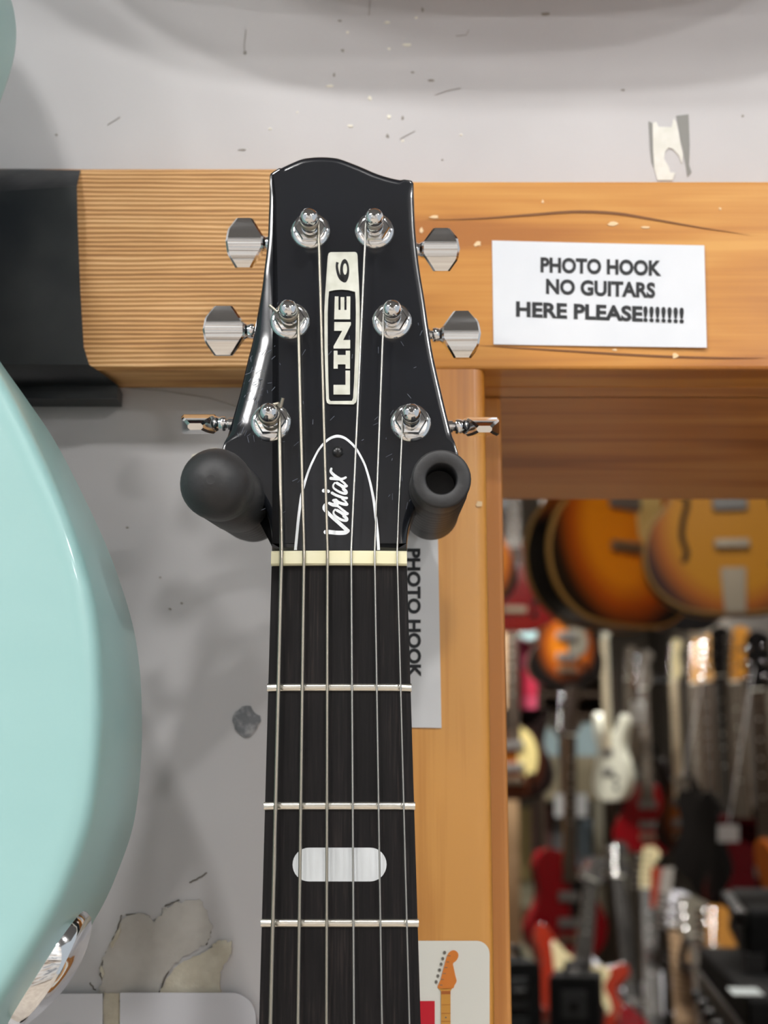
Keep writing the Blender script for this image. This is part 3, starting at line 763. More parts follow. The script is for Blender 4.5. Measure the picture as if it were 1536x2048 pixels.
for an in (25, 115):
    M = Matrix((HU, HV, HN)).transposed() @ Matrix.Rotation(R(an), 3, 'Z')
    vs = [c + HN*.00085 + M @ Vector((sx*.0011, sy*.00022, sz)) for sx in (-1, 1) for sy in (-1, 1) for sz in (-.0003, .00012)]
    b.add(vs, [(0, 1, 3, 2), (4, 6, 7, 5), (0, 4, 5, 1), (2, 3, 7, 6), (0, 2, 6, 4), (1, 5, 7, 3)])
b.build('cross_slot', HOLE, sc_, smooth=0)
b = MB(); ks = 75/991
fn = lambda x, y: hs(635+x*ks, 925+y*ks, .00108)
for pts, w, tp in (([(215, 1840), (320, 1838), (520, 1858), (720, 1852), (798, 1805)], 110, None), ([(798, 1805), (700, 1715), (560, 1590), (420, 1470), (310, 1365), (215, 1270)], 92, (105, 88)), ([(215, 1275), (178, 1225), (175, 1165), (205, 1110)], 92, (92, 70)), ([(205, 1280), (205, 1120)], 60, None),
                   ([(468, 1240), (425, 1300), (440, 1375), (530, 1455), (650, 1520), (760, 1530), (770, 1480), (700, 1415)], 74, (45, 90)), ([(515, 1262), (620, 1320), (700, 1360), (790, 1352)], 78, None), ([(690, 1400), (600, 1330), (510, 1262)], 40, None),
                   ([(790, 1350), (680, 1265), (560, 1170), (470, 1120)], 62, None), ([(310, 1075), (400, 1115), (500, 1120)], 95, (70, 120)), ([(420, 1000), (480, 1000), (560, 1055), (680, 1095), (770, 1105)], 88, (70, 90)), ([(480, 1010), (480, 1110)], 110, None),
                   ([(775, 1095), (740, 1030), (650, 960)], 50, None), ([(385, 805), (480, 860), (600, 905), (700, 935), (770, 940)], 84, (75, 70)), ([(165, 745), (205, 740), (290, 762)], 105, (100, 80)),
                   ([(460, 535), (415, 600), (430, 675), (530, 750), (650, 805), (745, 815), (755, 770), (690, 705)], 74, (40, 90)), ([(515, 545), (600, 595), (690, 635), (765, 620)], 78, None), ([(690, 700), (600, 620), (510, 545)], 36, None),
                   ([(765, 615), (700, 540), (600, 460)], 58, None), ([(355, 420), (440, 428), (560, 440), (670, 430), (745, 395)], 92, (85, 60)), ([(365, 165), (352, 235), (400, 300), (480, 370), (570, 430)], 88, (60, 95))):
    ribbon(b, pts, w, fn, taper=tp)
b.build('script_lettering', WHITEP, tc_, smooth=0, recalc=False)

b = MB(); rnd = random.Random(21)
for k in range(150):
    if k < 95: px, py = rnd.gauss(510, 26), rnd.uniform(690, 880)
    else: px, py = rnd.uniform(500, 860), rnd.uniform(600, 1060)
    l_, r_ = 475+(880-py)*.10, 880
    if px < 500-(py-690)*.17 or px > 850: continue
    an = rnd.choice((R(-35), R(-60), R(80))) + rnd.gauss(0, .25); ln = rnd.uniform(1.5, 7)
    dx, dy = math.cos(an)*ln, math.sin(an)*ln; wv_ = rnd.uniform(.25, .6)
    nx, ny = -math.sin(an)*wv_, math.cos(an)*wv_
    b.add([hs(px-dx+nx, py-dy+ny, .00006), hs(px+dx+nx, py+dy+ny, .00006), hs(px+dx-nx, py+dy-ny, .00006), hs(px-dx-nx, py-dy-ny, .00006)], [(0, 1, 2, 3)])
o_ = b.build('fine_scratches', mat('scratch_haze', srgb(86, 92, 104), .4), g, smooth=0, recalc=False); o_['kind'] = 'stuff'

# tuning machines
def octagon(hw, hh, cx, cy):
    return [(cx, -hh), (hw-.004, -hh), (hw-.001, -hh*.55), (hw, -hh*.05), (hw, hh*.05), (hw-.001, hh*.55), (hw-.004, hh), (cx, hh)]
def tuner(px, py, bpx, side, kp, shaft_px, mode):
    O = hs(px, py); t = empty('tuning_machine', O); t.parent = g; t.matrix_parent_inverse = g.matrix_world.inverted()
    b = MB(); b.lathe(O, HN, [(.0064, -.001), (.0065, .0002), (.0063, .0008), (.0055, .0013), (.0046, .0014)], 40); b.build('washer', CHROME, t, smooth=40)
    b = MB(); b.lathe(O, HN, [(.0051, .0010), (.0051, .0024), (.0047, .0030), (.0033, .0032)], 6); b.build('hex_nut', CHROME, t, smooth=20)
    b = MB(); b.lathe(O, HN, [(.0029, .0028), (.0029, .0050), (.0026, .0056), (.0021, .0064), (.0021, .0076), (.0024, .0081), (.0029, .0086), (.0031, .0095), (.0030, .0105), (.0026, .0115), (.0018, .0122), (.0007, .0125)], 28); b.build('post', CHROME, t, smooth=40)
    # housing on the back of the headstock
    Hc = O - HN*(TH+.0045)
    b = MB(); M = Matrix((HU, HV, HN)).transposed()
    b.pillow([(.0075*math.cos(a*math.pi/10)*(1 if abs(math.cos(a*math.pi/10)) < .8 else 1), .0075*math.sin(a*math.pi/10)) for a in range(20)], (O-HN*TH, HU, HV, HN), [(.003, -.0095), (.001, -.0092), (0, -.008), (0, 0)])
    b.build('gear_housing', CHROME, t, smooth=40)
    # button
    YB_ = Hc.y
    C = at(bpx[0], bpx[1], YB_); kx = (C - CAM).dot(Vector((0, math.cos(PITCH), math.sin(PITCH))))/F
    hw, hh = bpx[2]*kx/2, bpx[3]*kx/2
    thk = .0064
    X = Vector((side, 0, 0)); Zv = Vector((0, 0, 1)); Yv = Vector((0, -1, 0))
    if mode == 'edge':
        Zv, Yv = (Matrix.Rotation(R(-68), 3, 'X') @ Zv), (Matrix.Rotation(R(-68), 3, 'X') @ Yv); hh = .0078
    else:
        rt = R(mode); Zv, Yv = Matrix.Rotation(rt, 3, 'X') @ Zv, Matrix.Rotation(rt, 3, 'X') @ Yv
    rows = []
    nv = 18
    def xr_(v):   # inner and outer extents at height v in [-1,1]
        a = abs(v)
        ino = -hw + hw*.62*max(0, (a-.22)/.78)
        ouo = hw - hw*.10*min(1, a/.5) - hw*.42*max(0, (a-.5)/.5)
        return ino, ouo
    for i in range(nv+1):
        v = -1+2*i/nv
        xi, xo = xr_(v)
        tt_ = thk/2*(1-.66*abs(v)**1.9)
        bev = .0007
        ringp = [(xi, -tt_+bev), (xi+bev, -tt_), (xo-bev, -tt_), (xo, -tt_+bev), (xo, tt_-bev), (xo-bev, tt_), (xi+bev, tt_), (xi, tt_-bev)]
        rows.append([C + X*x + Yv*y + Zv*(v*hh) for x, y in ringp])
    # slightly closed ends
    for k_, s_ in ((0, -1), (-1, 1)):
        pass
    b = MB(); b.rings(rows); b.build('button', CHROME, t, smooth=32)
    # shaft with collars
    A = C - X*hw; S0 = Vector((hs(shaft_px[0], shaft_px[1]).x, YB_, C.z)) - X*.004
    l = (A-S0).length
    b = MB()
    b.lathe(S0, X, [(.0021, 0), (.0021, l-.0040), (.0016, l-.0038), (.0016, l-.0032), (.0024, l-.0030), (.0026, l-.0022), (.0024, l-.0014), (.0022, l-.0008), (.0027, l), (.0030, l+.001), (.0028, l+.002)], 24)
    b.build('shaft', CHROME, t, smooth=40)
    return O
TUN = [((621, 462), (490, 487, 75, 102), -1, 'D', (530, 487), 5), ((749, 462), (881, 500, 76, 86), 1, 'G', (835, 500), 12),
       ((580, 642), (449, 662, 84, 99), -1, 'A', (500, 662), 9), ((784, 642), (922, 670, 78, 97), 1, 'B', (865, 670), 2),
       ((542, 845), (398, 848, 70, 40), -1, 'E', (455, 848), 'edge'), ((821.5, 846), (964, 853, 70, 32), 1, 'e', (905, 853), 'edge')]
for a_ in TUN: tuner(a_[0][0], a_[0][1], *a_[1:])
# strings: (nut px, bottom px at 2048, post px centre, side, diameter, wound)
def ridged(pts, r, pitch, depth):
    P0 = [Vector(p) for p in pts]; out_p = []; out_r = []
    for a_, c_ in zip(P0, P0[1:]):
        n_ = max(1, int((c_-a_).length/pitch))
        for i in range(n_):
            for f, rr in ((0, r-depth), (.5, r)):
                out_p.append(a_.lerp(c_, (i+f)/n_)); out_r.append(rr)
    out_p.append(P0[-1]); out_r.append(r); return out_p, out_r
STR = [(563, 541, (542, 845), 1, .00132, .00036), (608, 596, (580, 642), 1, .00112, .00030), (655, 653, (621, 462), 1, .00098, .00026),
       (702.5, 708, (749, 462), -1, .00070, 0), (749.5, 764, (784, 642), -1, .00062, 0), (794.5, 819, (821.5, 846), -1, .00056, 0)]
for xn, xb, pp, sd, dia, wp in STR:
    r = dia/2
    A = at(xn, 1117, YN-.0018-r); B2 = at(xb, 2048, YN-.0026-r); dirv = (B2-A).normalized()
    Bend = A + dirv*.44
    nutback = at(xn-(0 if xn < 600 else 0)+((xn-xn)), 1101, YN-.0012-r)
    post = hs(*pp); hgt = .0062
    top_ = post + HN*hgt + HU*sd*(.0024+r)
    pts = [Bend, A + dirv*.004, A, nutback, top_]
    b = MB()
    if wp:
        q, rr = ridged(pts, r, wp, r*.13); b.tube(q, rr, 8)
    else: b.tube(pts, r, 8)
    # wraps round the post
    turns = 2.4 if wp else 3.2
    cp_ = [];
    nt = int(turns*18)
    for i in range(nt+1):
        a_ = 2*math.pi*i/18*sd; hh_ = hgt + (dia*1.02)*(i/18) - .0002
        rr_ = .00225 + r
        cp_.append(post + HN*hh_ + HU*(sd*rr_*math.cos(a_)) + HV*(sd*rr_*math.sin(a_)))
    if sd == 1 and pp[1] == 845: cp_ += [post+HN*.0095+HU*.003+HV*.003, hs(561, 815, .0105), hs(566, 796, .0115)]
    elif pp == (580, 642): cp_ += [post+HN*.0085-HU*.003+HV*.001, hs(555, 625, .0085), hs(539, 611, .0085)]
    if wp and wp > .0003:
        q, rr = ridged(cp_, r, wp, r*.13); b.tube(q, rr, 8)
    else: b.tube(cp_, r, 8)
    b.build('string', WOUND if wp else STEEL, g, smooth=60)

# ------------------------------------------------------------------ wall hanger
hg = empty('guitar_hanger', at(680, 1030, YW), 'black rubber-armed wall hanger with capped left arm and open-ended right arm', 'guitar hanger')
P0 = at(432, 968, .428); P1 = at(506, 1028, .515)
Q0 = at(883, 957, .440); Q1 = at(862, 1026, .515)
def lerp_tube(b, A_, B_, prof, seg=36, mi=0):
    d = (B_-A_).normalized(); b.lathe(A_, d, prof, seg, mi)
l = (P1-P0).length
arm = []
la = MB(); r = .0105
prof = [(r*math.sin(a*math.pi/24), -r*math.cos(a*math.pi/24)) for a in range(1, 13)] + [(r*1.0, .004), (r*.985, .0085), (r*.955, .0092), (r*.955, .0099), (r*.985, .0106)] + [(r*.99, l*.5)]
for kk in range(6): prof += [(r*.97, l*.5+.004+kk*.006), (r*.955, l*.5+.005+kk*.006), (r*.97, l*.5+.006+kk*.006)]
prof += [(r*.93, l+.002), (r*.7, l+.007), (.004, l+.009)]
prof = sorted(prof, key=lambda p: p[1])
lerp_tube(la, P0, P1, prof); ar = la.build('arm', RUBBER, hg, smooth=50); ar['label'] = 'left arm with a rounded rubber cap'
ra = MB(); l2 = (Q1-Q0).length; r2 = .00905; rb_ = .0047
prof = [(rb_, .014), (rb_, .0005), (rb_+.0005, 0), (r2-.0008, 0), (r2-.0002, .0004), (r2, .0012), (r2*1.0, .012), (r2*.985, .0128), (r2*1.0, .0136)]
for kk in range(7): prof += [(r2*1.03, .02+kk*.006), (r2*1.015, .021+kk*.006), (r2*1.03, .022+kk*.006)]
prof += [(r2*1.06, l2), (r2*.95, l2+.004), (r2*.6, l2+.008), (.004, l2+.009)]
d = (Q1-Q0).normalized()
rs = MB(); rs.lathe(Q0, d, prof, 36); ar = rs.build('arm', RUBBER, hg, smooth=50); ar['label'] = 'right arm with an open hollow end'
b = MB(); cN = at(684, 1035, .538)
rod = [P1, P1+(P1-P0).normalized()*.012, cN+Vector((-.02, -.004, -.001)), cN, cN+Vector((.02, -.004, -.001)), Q1+d*.012, Q1]
b.tube(spline([tuple(p) for p in rod], 6, False), .0036, 14); b.build('yoke', BLACKPL, hg, smooth=50)
b = MB(); b.lathe(cN, (0, 1, 0), [(.006, -.004), (.007, -.002), (.007, .010), (.005, YW-cN.y)], 24); b.build('stem', BLACKPL, hg, smooth=40)
b = MB(); cc = at(684, 1035, YW); b.pillow([(x, z) for x, z in [(.018, -.03), (.018, .03), (.012, .036), (-.012, .036), (-.018, .03), (-.018, -.03), (-.012, -.036), (.012, -.036)]], (Vector((cc.x-.0, YW, cc.z)), Vector((1, 0, 0)), Vector((0, 0, 1)), Vector((0, -1, 0))), [(0, 0), (0, .006), (.002, .008)])
b.build('back_plate', BLACKPL, hg, smooth=30)

# ------------------------------------------------------------------ mint guitar on the left
YMB, YMF = .490, .412
mo = [(-130, -420), (-60, -300), (-8, -120), (25, 0), (36, 45), (38, 85), (33, 125), (20, 172), (0, 226), (-28, 300), (-52, 400), (-58, 480), (-45, 580), (-20, 670), (0, 720), (59, 805), (110, 880), (156, 965), (215, 1090), (250, 1184), (273, 1266), (285, 1350), (288.5, 1430), (288, 1500), (281, 1590), (268, 1665), (240, 1745), (212, 1808), (170, 1880), (120, 1960), (58, 2050)]
half = [at(x, y, YMB) for x, y in mo]
xc = at(288, 1450, YMB).x - .202
hb = [(p.x - xc, p.z) for p in half]
zlow = hb[-1][1] - .055; ztop_ = hb[0][1] + .008
rightside = spline(hb, 5, False) + spline([hb[-1], (hb[-1][0]*.72, zlow+.022), (hb[-1][0]*.38, zlow+.005), (0, zlow)], 6, False)[1:]
full = rightside + [(-x, z) for x, z in rightside[::-1][1:]]
mg = empty('electric_guitar', (xc, YMB, zlow), 'pale mint green guitar body with chrome oval jack plate, hanging at the left edge', 'guitar')
fr = (Vector((xc, YMB, 0)), Vector((1, 0, 0)), Vector((0, 0, 1)), Vector((0, -1, 0)))
TM = YMB-YMF
b = MB(); b.pillow(full, fr, [(.006, 0), (.0016, .0008), (.0004, .0024), (0, .005), (0, TM-.006), (.0004, TM-.0034), (.0014, TM-.0014), (.003, TM-.0004), (.006, TM)])
b.build('body', MINT, mg, smooth=60)
b = MB(); b.pillow([(x*.115, z) for x, z in [(.22, -.05), (.22, .5), (-.22, .5), (-.22, -.05)]], (Vector((xc, YMF+.012, ztop_)), Vector((1, 0, 0)), Vector((0, 0, 1)), Vector((0, -1, 0))), [(.003, -.02), (0, -.01), (0, .014), (.002, .016)])
b.build('neck', ROSE, mg)
b = MB(); b.pillow(spline([(-.026, 0), (.026, 0), (.04, .04), (.036, .15), (0, .175), (-.036, .15), (-.04, .04)], 5), (Vector((xc, YMF+.022, ztop_+.49)), Vector((1, 0, 0)), Vector((0, 0, 1)), Vector((0, -1, 0))), [(.002, -.015), (0, -.013), (0, -.001), (.002, 0)])
b.build('headstock', MINT, mg)
# jack plate follows the side of the body
def side_pt(py_):
    best = None
    for i in range(len(mo)-1):
        (xa, ya), (xb_, yb_) = mo[i], mo[i+1]
        if ya <= py_ <= yb_:
            t_ = (py_-ya)/(yb_-ya); return xa+(xb_-xa)*t_
pj0 = at(side_pt(1812), 1812, YMB); pj1 = at(side_pt(2035), 2035, YMB)
cj = (pj0+pj1)/2; tj = (pj1-pj0).normalized(); nj = Vector((-tj.z, 0, tj.x));
if nj.x < 0: nj = -nj
wdir = Vector((0, -1, 0)); Lj = (pj1-pj0).length/2; cj = cj + wdir*(TM*.42) - nj*0.0
b = MB(); rs = []
no = 36
def jp(sc_l, sc_w, h):
    out = []
    for i in range(no):
        a_ = 2*math.pi*i/no; s_ = math.copysign(abs(math.cos(a_))**.8, math.cos(a_)); w__ = math.sin(a_)
        u_ = s_*sc_l
        # follow the curve of the rim
        q = cj + tj*u_ + wdir*(w__*sc_w) + nj*h
        # sag: rim bulges outward in the middle
        q += nj*(.0042*(1-(u_/Lj)**2))
        out.append(q)
    return out
b.rings([jp(Lj, .015, -.006), jp(Lj, .015, .0006), jp(Lj*.97, .0142, .0016), jp(Lj*.8, .0105, .0006), jp(Lj*.45, .007, -.0006), jp(Lj*.25, .004, -.003)])
jk = b.build('jack_plate', CHROME, mg, smooth=50)
b = MB(); b.lathe(cj+nj*.002, nj, [(.0065, 0), (.0065, .003), (.005, .0036), (.0042, .0036), (.0042, .0005)], 20); b.build('jack_socket', CHROME, jk, smooth=40)
for s_ in (-.72, .72):
    b = MB(); b.lathe(cj+tj*(Lj*s_)+nj*(.0042*(1-s_*s_)+.0006), nj, [(.0026, 0), (.0024, .0009), (.001, .0016)], 16); b.build('screw', CHROME, jk, smooth=40)

# ------------------------------------------------------------------ guitars of the shop
def solid(r, g_, b_, rough=.2, coat=.5): return mat('lacquer', srgb(r, g_, b_), rough, 0, coat)
LBLACK = solid(14, 14, 16); LRED = solid(130, 8, 20); LDRED = solid(92, 10, 22); LWHITE = solid(240, 243, 226, .4, .1)
LWHITE2 = solid(222, 224, 234); LORANGE = solid(190, 100, 35); LREDB = solid(150, 40, 18); LCREAM = solid(226, 214, 170)
MAPLE = mat('maple', srgb(196, 150, 90), .3, coat=.4); MAPLEL = mat('pale_maple', srgb(222, 208, 178), .3, coat=.3); MAPLED = mat('amber_maple', srgb(178, 122, 46), .3, coat=.4)
TANW = mat('tan_maple', srgb(176, 146, 112), .4); DROSE = mat('plain_rosewood', srgb(66, 54, 44), .5); DROSE2 = mat('grey_rosewood', srgb(92, 84, 74), .5); EBONY = mat('ebony', srgb(40, 38, 36), .45)
BURST1 = sunburst('amber_sunburst', srgb(226, 142, 18), srgb(176, 82, 10), srgb(16, 11, 10), .44, .24, .46)
BURST2 = sunburst('honey_sunburst', srgb(205, 138, 4), srgb(178, 96, 6), srgb(52, 16, 12), .45, .33, .5, rough=.4)
BURST3 = sunburst('dark_sunburst', srgb(206, 120, 20), srgb(150, 70, 10), srgb(16, 11, 10), .45, .16, .40)
BURST4 = sunburst('brown_sunburst', srgb(150, 84, 24), srgb(84, 38, 12), srgb(20, 10, 10), .4, .1, .42)
BURST5 = sunburst('orange_sunburst', srgb(206, 130, 22), srgb(160, 80, 12), srgb(14, 10, 10), .4, .33, .47)
PGW = mat('white_guard', srgb(226, 226, 214), .3); PGB = mat('black_guard', srgb(20, 20, 22), .3); PGC = mat('cream_guard', srgb(220, 205, 140), .35); PGT = mat('grey_guard', srgb(120, 116, 104), .3)
PKG = mat('grey_pickup', srgb(120, 118, 116), .4, .3)
BIND = mat('aged_binding', srgb(168, 128, 66), .5); AGED = mat('aged_metal', (.36, .31, .24, 1), .4, 1)
HX, HZ, HYN = Vector((1, 0, 0)), Vector((0, 0, 1)), Vector((0, -1, 0))
LENS = {'double': .312, 'single': .35, 'horned': .30, 'arch': .482}
def shop_guitar(label, kind, body, px, py, Y, anchor='bottom', rz=0, tilt=0, guard=None, board=DROSE, head='six', headm=None, binding=None, thick=.045, pickups=True, group='guitars in the shop beyond the opening', fh=False, bridge=True, tail=False, dots=PGW, scale=1.0, neckm=None, lean=0):
    base = LENS[kind]; top = base + (.33 if kind == 'arch' else .44); total = top + .18
    Rm = Matrix.Rotation(R(tilt), 3, 'Y') @ Matrix.Rotation(R(rz), 3, 'Z') @ Matrix.Rotation(R(lean), 3, 'X')
    a = {'bottom': 0, 'head': total, 'nut': top, 'body': .2}[anchor]
    p = at(px, py, Y) - Rm @ Vector((0, 0, a*scale))
    e = empty('electric_guitar' if kind != 'arch' else 'archtop_guitar', (0, 0, 0), label, 'guitar', group)
    def fr(y, z=0, x=0): return (Vector((x, y, z)), HX, HZ, HYN)
    ol = body_outline(kind)
    r = .006
    b = MB(); b.pillow(ol, fr(0), [(r, -thick), (.001, -thick+.002), (0, -thick+r), (0, -r), (.001, -.002), (r, 0)])
    ob = b.build('body', body, e, smooth=50)
    if binding is not None:
        for y in (0, thick):
            b = MB(); n = len(ol); sgn = -1 if y == 0 else 1
            pr = [(-.0015, -.009), (-.0025, -.008), (-.0025, 0), (-.0005, .001), (.004, .0012), (.004, -.009)]
            O_ = Vector((0, y, 0)); rs = []
            # ring strip of binding round the rim
            fake = MB(); fake.pillow(ol, (O_, HX, HZ, HYN if y == 0 else -HYN), pr, raw=True)
            m_ = len(ol); vs = fake.v; fs = []
            for k_ in range(len(pr)):
                for i in range(m_): fs.append((k_*m_+i, k_*m_+(i+1) % m_, ((k_+1) % len(pr))*m_+(i+1) % m_, ((k_+1) % len(pr))*m_+i))
            b.add(vs, fs); b.build('binding', binding, e, smooth=40)
    if guard is not None:
        gp = {'double': [(-.03, .10), (.05, .085), (.095, .11), (.088, .17), (.07, .22), (.085, .30), (.06, .315), (.035, .30), (-.035, .30), (-.07, .33), (-.095, .34), (-.085, .26), (-.07, .18)],
              'single': [(.01, .15), (.07, .14), (.095, .19), (.085, .25), (.10, .31), (.07, .32), (.036, .30), (.01, .30)],
              'horned': [(.02, .12), (.08, .10), (.10, .17), (.085, .24), (.05, .28), (.02, .28)],
              'arch': [(.04, .20), (.10, .21), (.11, .33), (.085, .41), (.045, .42)]}[kind]
        b = MB(); b.pillow(spline(gp, 4), fr(-.0005), [(0, -.002), (0, .0015), (.001, .0022)]); b.build('pickguard', guard, e, smooth=30)
    for z in () if not pickups else ((.13, .22) if kind != 'arch' else (.27, .38)):
        b = MB(); b.pillow(rounded(-.042, z-.017, .042, z+.017, (.006,)*4), fr(-.002), [(0, -.003), (0, .007), (.002, .009)]); b.build('pickup', PKG, e, smooth=30)
    if bridge:
        z = .075 if kind != 'arch' else .17
        b = MB(); b.pillow(rounded(-.042, z-.012, .042, z+.012, (.004,)*4), fr(-.001), [(0, -.003), (0, .008), (.002, .011)])
        for q in range(6): b.box((-.035+q*.0125, -.016, z-.008), (-.027+q*.0125, -.010, z+.006))
        b.build('bridge', AGED, e, smooth=30)
    if tail:
        b = MB(); b.pillow([(-.025, .0), (.025, .0), (.03, .11), (-.03, .11)], fr(-.010), [(0, -.002), (0, 0)]); b.build('tailpiece', AGED, e, smooth=0)
    if fh:
        for s in (-1, 1):
            b = MB(); ctr = [(.115, .13), (.108, .15), (.118, .19), (.112, .235), (.102, .27), (.108, .295), (.118, .29)]
            sp = spline(ctr, 5, False)
            fn = lambda x, z: Vector((s*x, -.0012, z))
            ribbon(b, [(x, z) for x, z in ctr], .014, fn); b.build('sound_hole', HOLE, e, smooth=0, recalc=False)
    kx = .07 if kind != 'arch' else .10
    for z in ((.06, .10) if kind != 'arch' else (.07, .12)):
        b = MB(); b.lathe((kx, 0, z), (0, -1, 0), [(.012, -.001), (.012, .004), (.009, .014), (.007, .016)], 16); b.build('control_knob', PGB if body is not LBLACK else CHROME, e, smooth=40)
    # neck
    w0, w1 = .028, .0215
    zb_ = base-.08
    b = MB()
    def nr(z, w): return [Vector((w*math.cos(math.pi*k/8), -.004+.02*math.sin(math.pi*k/8), z)) for k in range(9)]
    b.rings([nr(zb_+.05, w0), nr(top, w1)]); b.build('neck', neckm or (board if board in (MAPLE, MAPLEL, MAPLED, TANW) else MAPLED), e, smooth=40)
    b = MB(); b.rings([[Vector((-w0, -.004, zb_)), Vector((-w0, -.009, zb_)), Vector((0, -.0105, zb_)), Vector((w0, -.009, zb_)), Vector((w0, -.004, zb_))],
                       [Vector((-w1, -.004, top)), Vector((-w1, -.009, top)), Vector((0, -.0105, top)), Vector((w1, -.009, top)), Vector((w1, -.004, top))]])
    Ls = .64
    for i in range(1, 22):
        z = top - Ls*(1-2**(-i/12)); 
        if z < zb_+.005: break
        t_ = (top-z)/(top-zb_); w = w1+(w0-w1)*t_
        b.box((-w, -.0122, z-.0011), (w, -.0095, z+.0011), 1)
    for i in (3, 5, 7, 9, 12):
        z = top - Ls*(1-(2**(-i/12)+2**(-(i-1)/12))/2)
        if z > zb_: b.lathe((0, -.0102, z), (0, -1, 0), [(.0035, 0), (.0035, .0008)], 10, 2)
    b.build('fretboard', [board, NICKEL, dots], e, smooth=0)
    b = MB(); b.box((-w1, -.0125, top-.002), (w1, -.004, top+.003)); b.build('nut', PGW, e, smooth=0)
    hm = headm or board
    if head == 'six':
        hp = [(-.0215, 0), (.0215, 0), (.03, .012), (.042, .03), (.036, .07), (.03, .105), (.03, .118), (.046, .132), (.05, .152), (.038, .172), (.018, .178), (.0, .170), (-.006, .16)]
    else:
        hp = [(-.0215, 0), (.0215, 0), (.034, .02), (.04, .05), (.036, .15), (.03, .165), (.012, .172), (0, .178), (-.012, .172), (-.03, .165), (-.036, .15), (-.04, .05), (-.034, .02)]
    b = MB(); b.pillow(spline(hp, 3), fr(-.002, top), [(.001, -.014), (0, -.013), (0, -.001), (.001, 0)]); b.build('headstock', hm, e, smooth=40)
    for i in range(6):
        if head == 'six':
            z = top+.02+i*.026; x = -.0195+.0026*i; s = -1; hx = x+.012
        else:
            z = top+.035+(i % 3)*.045; s = -1 if i < 3 else 1; x = s*.037; hx = x-s*.012
        b = MB(); b.lathe((hx, -.002, z), (0, -1, 0), [(.0055, -.001), (.0055, .002), (.003, .003), (.003, .014), (.0015, .0155)], 10)
        b.tube([(x, .008, z), (x+s*.012, .008, z)], .003, 8)
        b.pillow([(.010*math.cos(k*math.pi/6), .007*math.sin(k*math.pi/6)) for k in range(12)], (Vector((x+s*.019, .008, z)), HX, HZ, HYN), [(.001, -.0035), (0, -.002), (0, .002), (.001, .0035)])
        b.build('tuner', CHROME, e, smooth=40)
    e.matrix_world = Matrix.Translation(p) @ (Rm*scale).to_4x4()
    return e
WR = 'guitars hanging along the right wall of the shop'
shop_guitar('amber sunburst archtop guitar with double cream binding, turned at an angle', 'arch', BURST1, 1256, 1252, 3.8, rz=33, scale=1.2, binding=BIND, thick=.085, guard=PGC, group='archtop guitars hanging in the opening', head='three', headm=LBLACK)
shop_guitar('honey sunburst archtop guitar with f-holes, facing the opening, at the right edge', 'arch', BURST2, 1470, 1226, 3.4, rz=-6, scale=.95, binding=BIND, thick=.07, fh=True, tail=True, group='archtop guitars hanging in the opening', head='three', headm=LBLACK)
shop_guitar('dark-edged sunburst guitar half hidden by the wooden casing, left of the red guitar', 'single', BURST5, 932, 1215, 4.6, head='three', headm=LBLACK)
shop_guitar('dark red guitar hanging behind the left side of the amber archtop', 'double', LRED, 1030, 1262, 5.2, guard=None, pickups=False)
shop_guitar('black guitar hanging behind the two archtops, only its lower end showing', 'single', LBLACK, 1370, 1262, 4.9, rz=20)
shop_guitar('small orange sunburst guitar with grey guard, below the amber archtop', 'single', BURST3, 1134, 1376, 6.3, guard=PGT, rz=10, head='three', headm=LBLACK)
shop_guitar('white guitar turned sideways, left of the bright red guitar', 'double', LWHITE, 1220, 1602, 7.0, rz=-70, guard=None, board=MAPLEL, headm=LWHITE, bridge=False, neckm=LWHITE)
shop_guitar('brown sunburst guitar with chrome parts, beside the wooden casing at mid height', 'horned', BURST4, 1030, 1600, 6.2, guard=PGC, rz=-20)
# the receding row on the right
row = [('black guitar at the far end of the right-wall row', 'double', LBLACK, 1254, 1292, 8.3, dict(guard=PGB, board=DROSE2)),
       ('bright red guitar near the far end of the right-wall row', 'double', LRED, 1284, 1300, 7.0, dict(guard=None, board=DROSE2, rz=-18)),
       ('dark sunburst guitar with a pale maple neck in the right-wall row', 'double', BURST4, 1346, 1278, 6.65, dict(guard=None, board=MAPLEL, headm=LCREAM, rz=-58)),
       ('black guitar with grey rosewood neck, right of the pale maple neck', 'single', LBLACK, 1386, 1278, 6.1, dict(rz=-55, guard=PGB, board=DROSE2, headm=MAPLE)),
       ('black guitar with brown neck and maple headstock, mid right-wall row', 'double', LBLACK, 1410, 1268, 5.65, dict(rz=-50, guard=None, board=DROSE, headm=MAPLE)),
       ('black guitar with a broad black headstock, mid right-wall row', 'single', LBLACK, 1438, 1250, 5.25, dict(guard=PGB, board=EBONY, head='three', headm=LBLACK)),
       ('black guitar with plain maple headstock and bright frets, right of the broad black headstock', 'double', LBLACK, 1468, 1252, 4.8, dict(guard=PGB, board=DROSE2, headm=MAPLED)),
       ('dark red double-horned guitar above the upper amplifier', 'horned', LDRED, 1512, 1258, 4.42, dict(guard=None, board=DROSE, head='three', headm=LBLACK)),
       ('orange-brown guitar at the right edge behind the dark red one', 'double', LORANGE, 1585, 1290, 4.1, dict(guard=None, board=MAPLE, headm=LORANGE))]
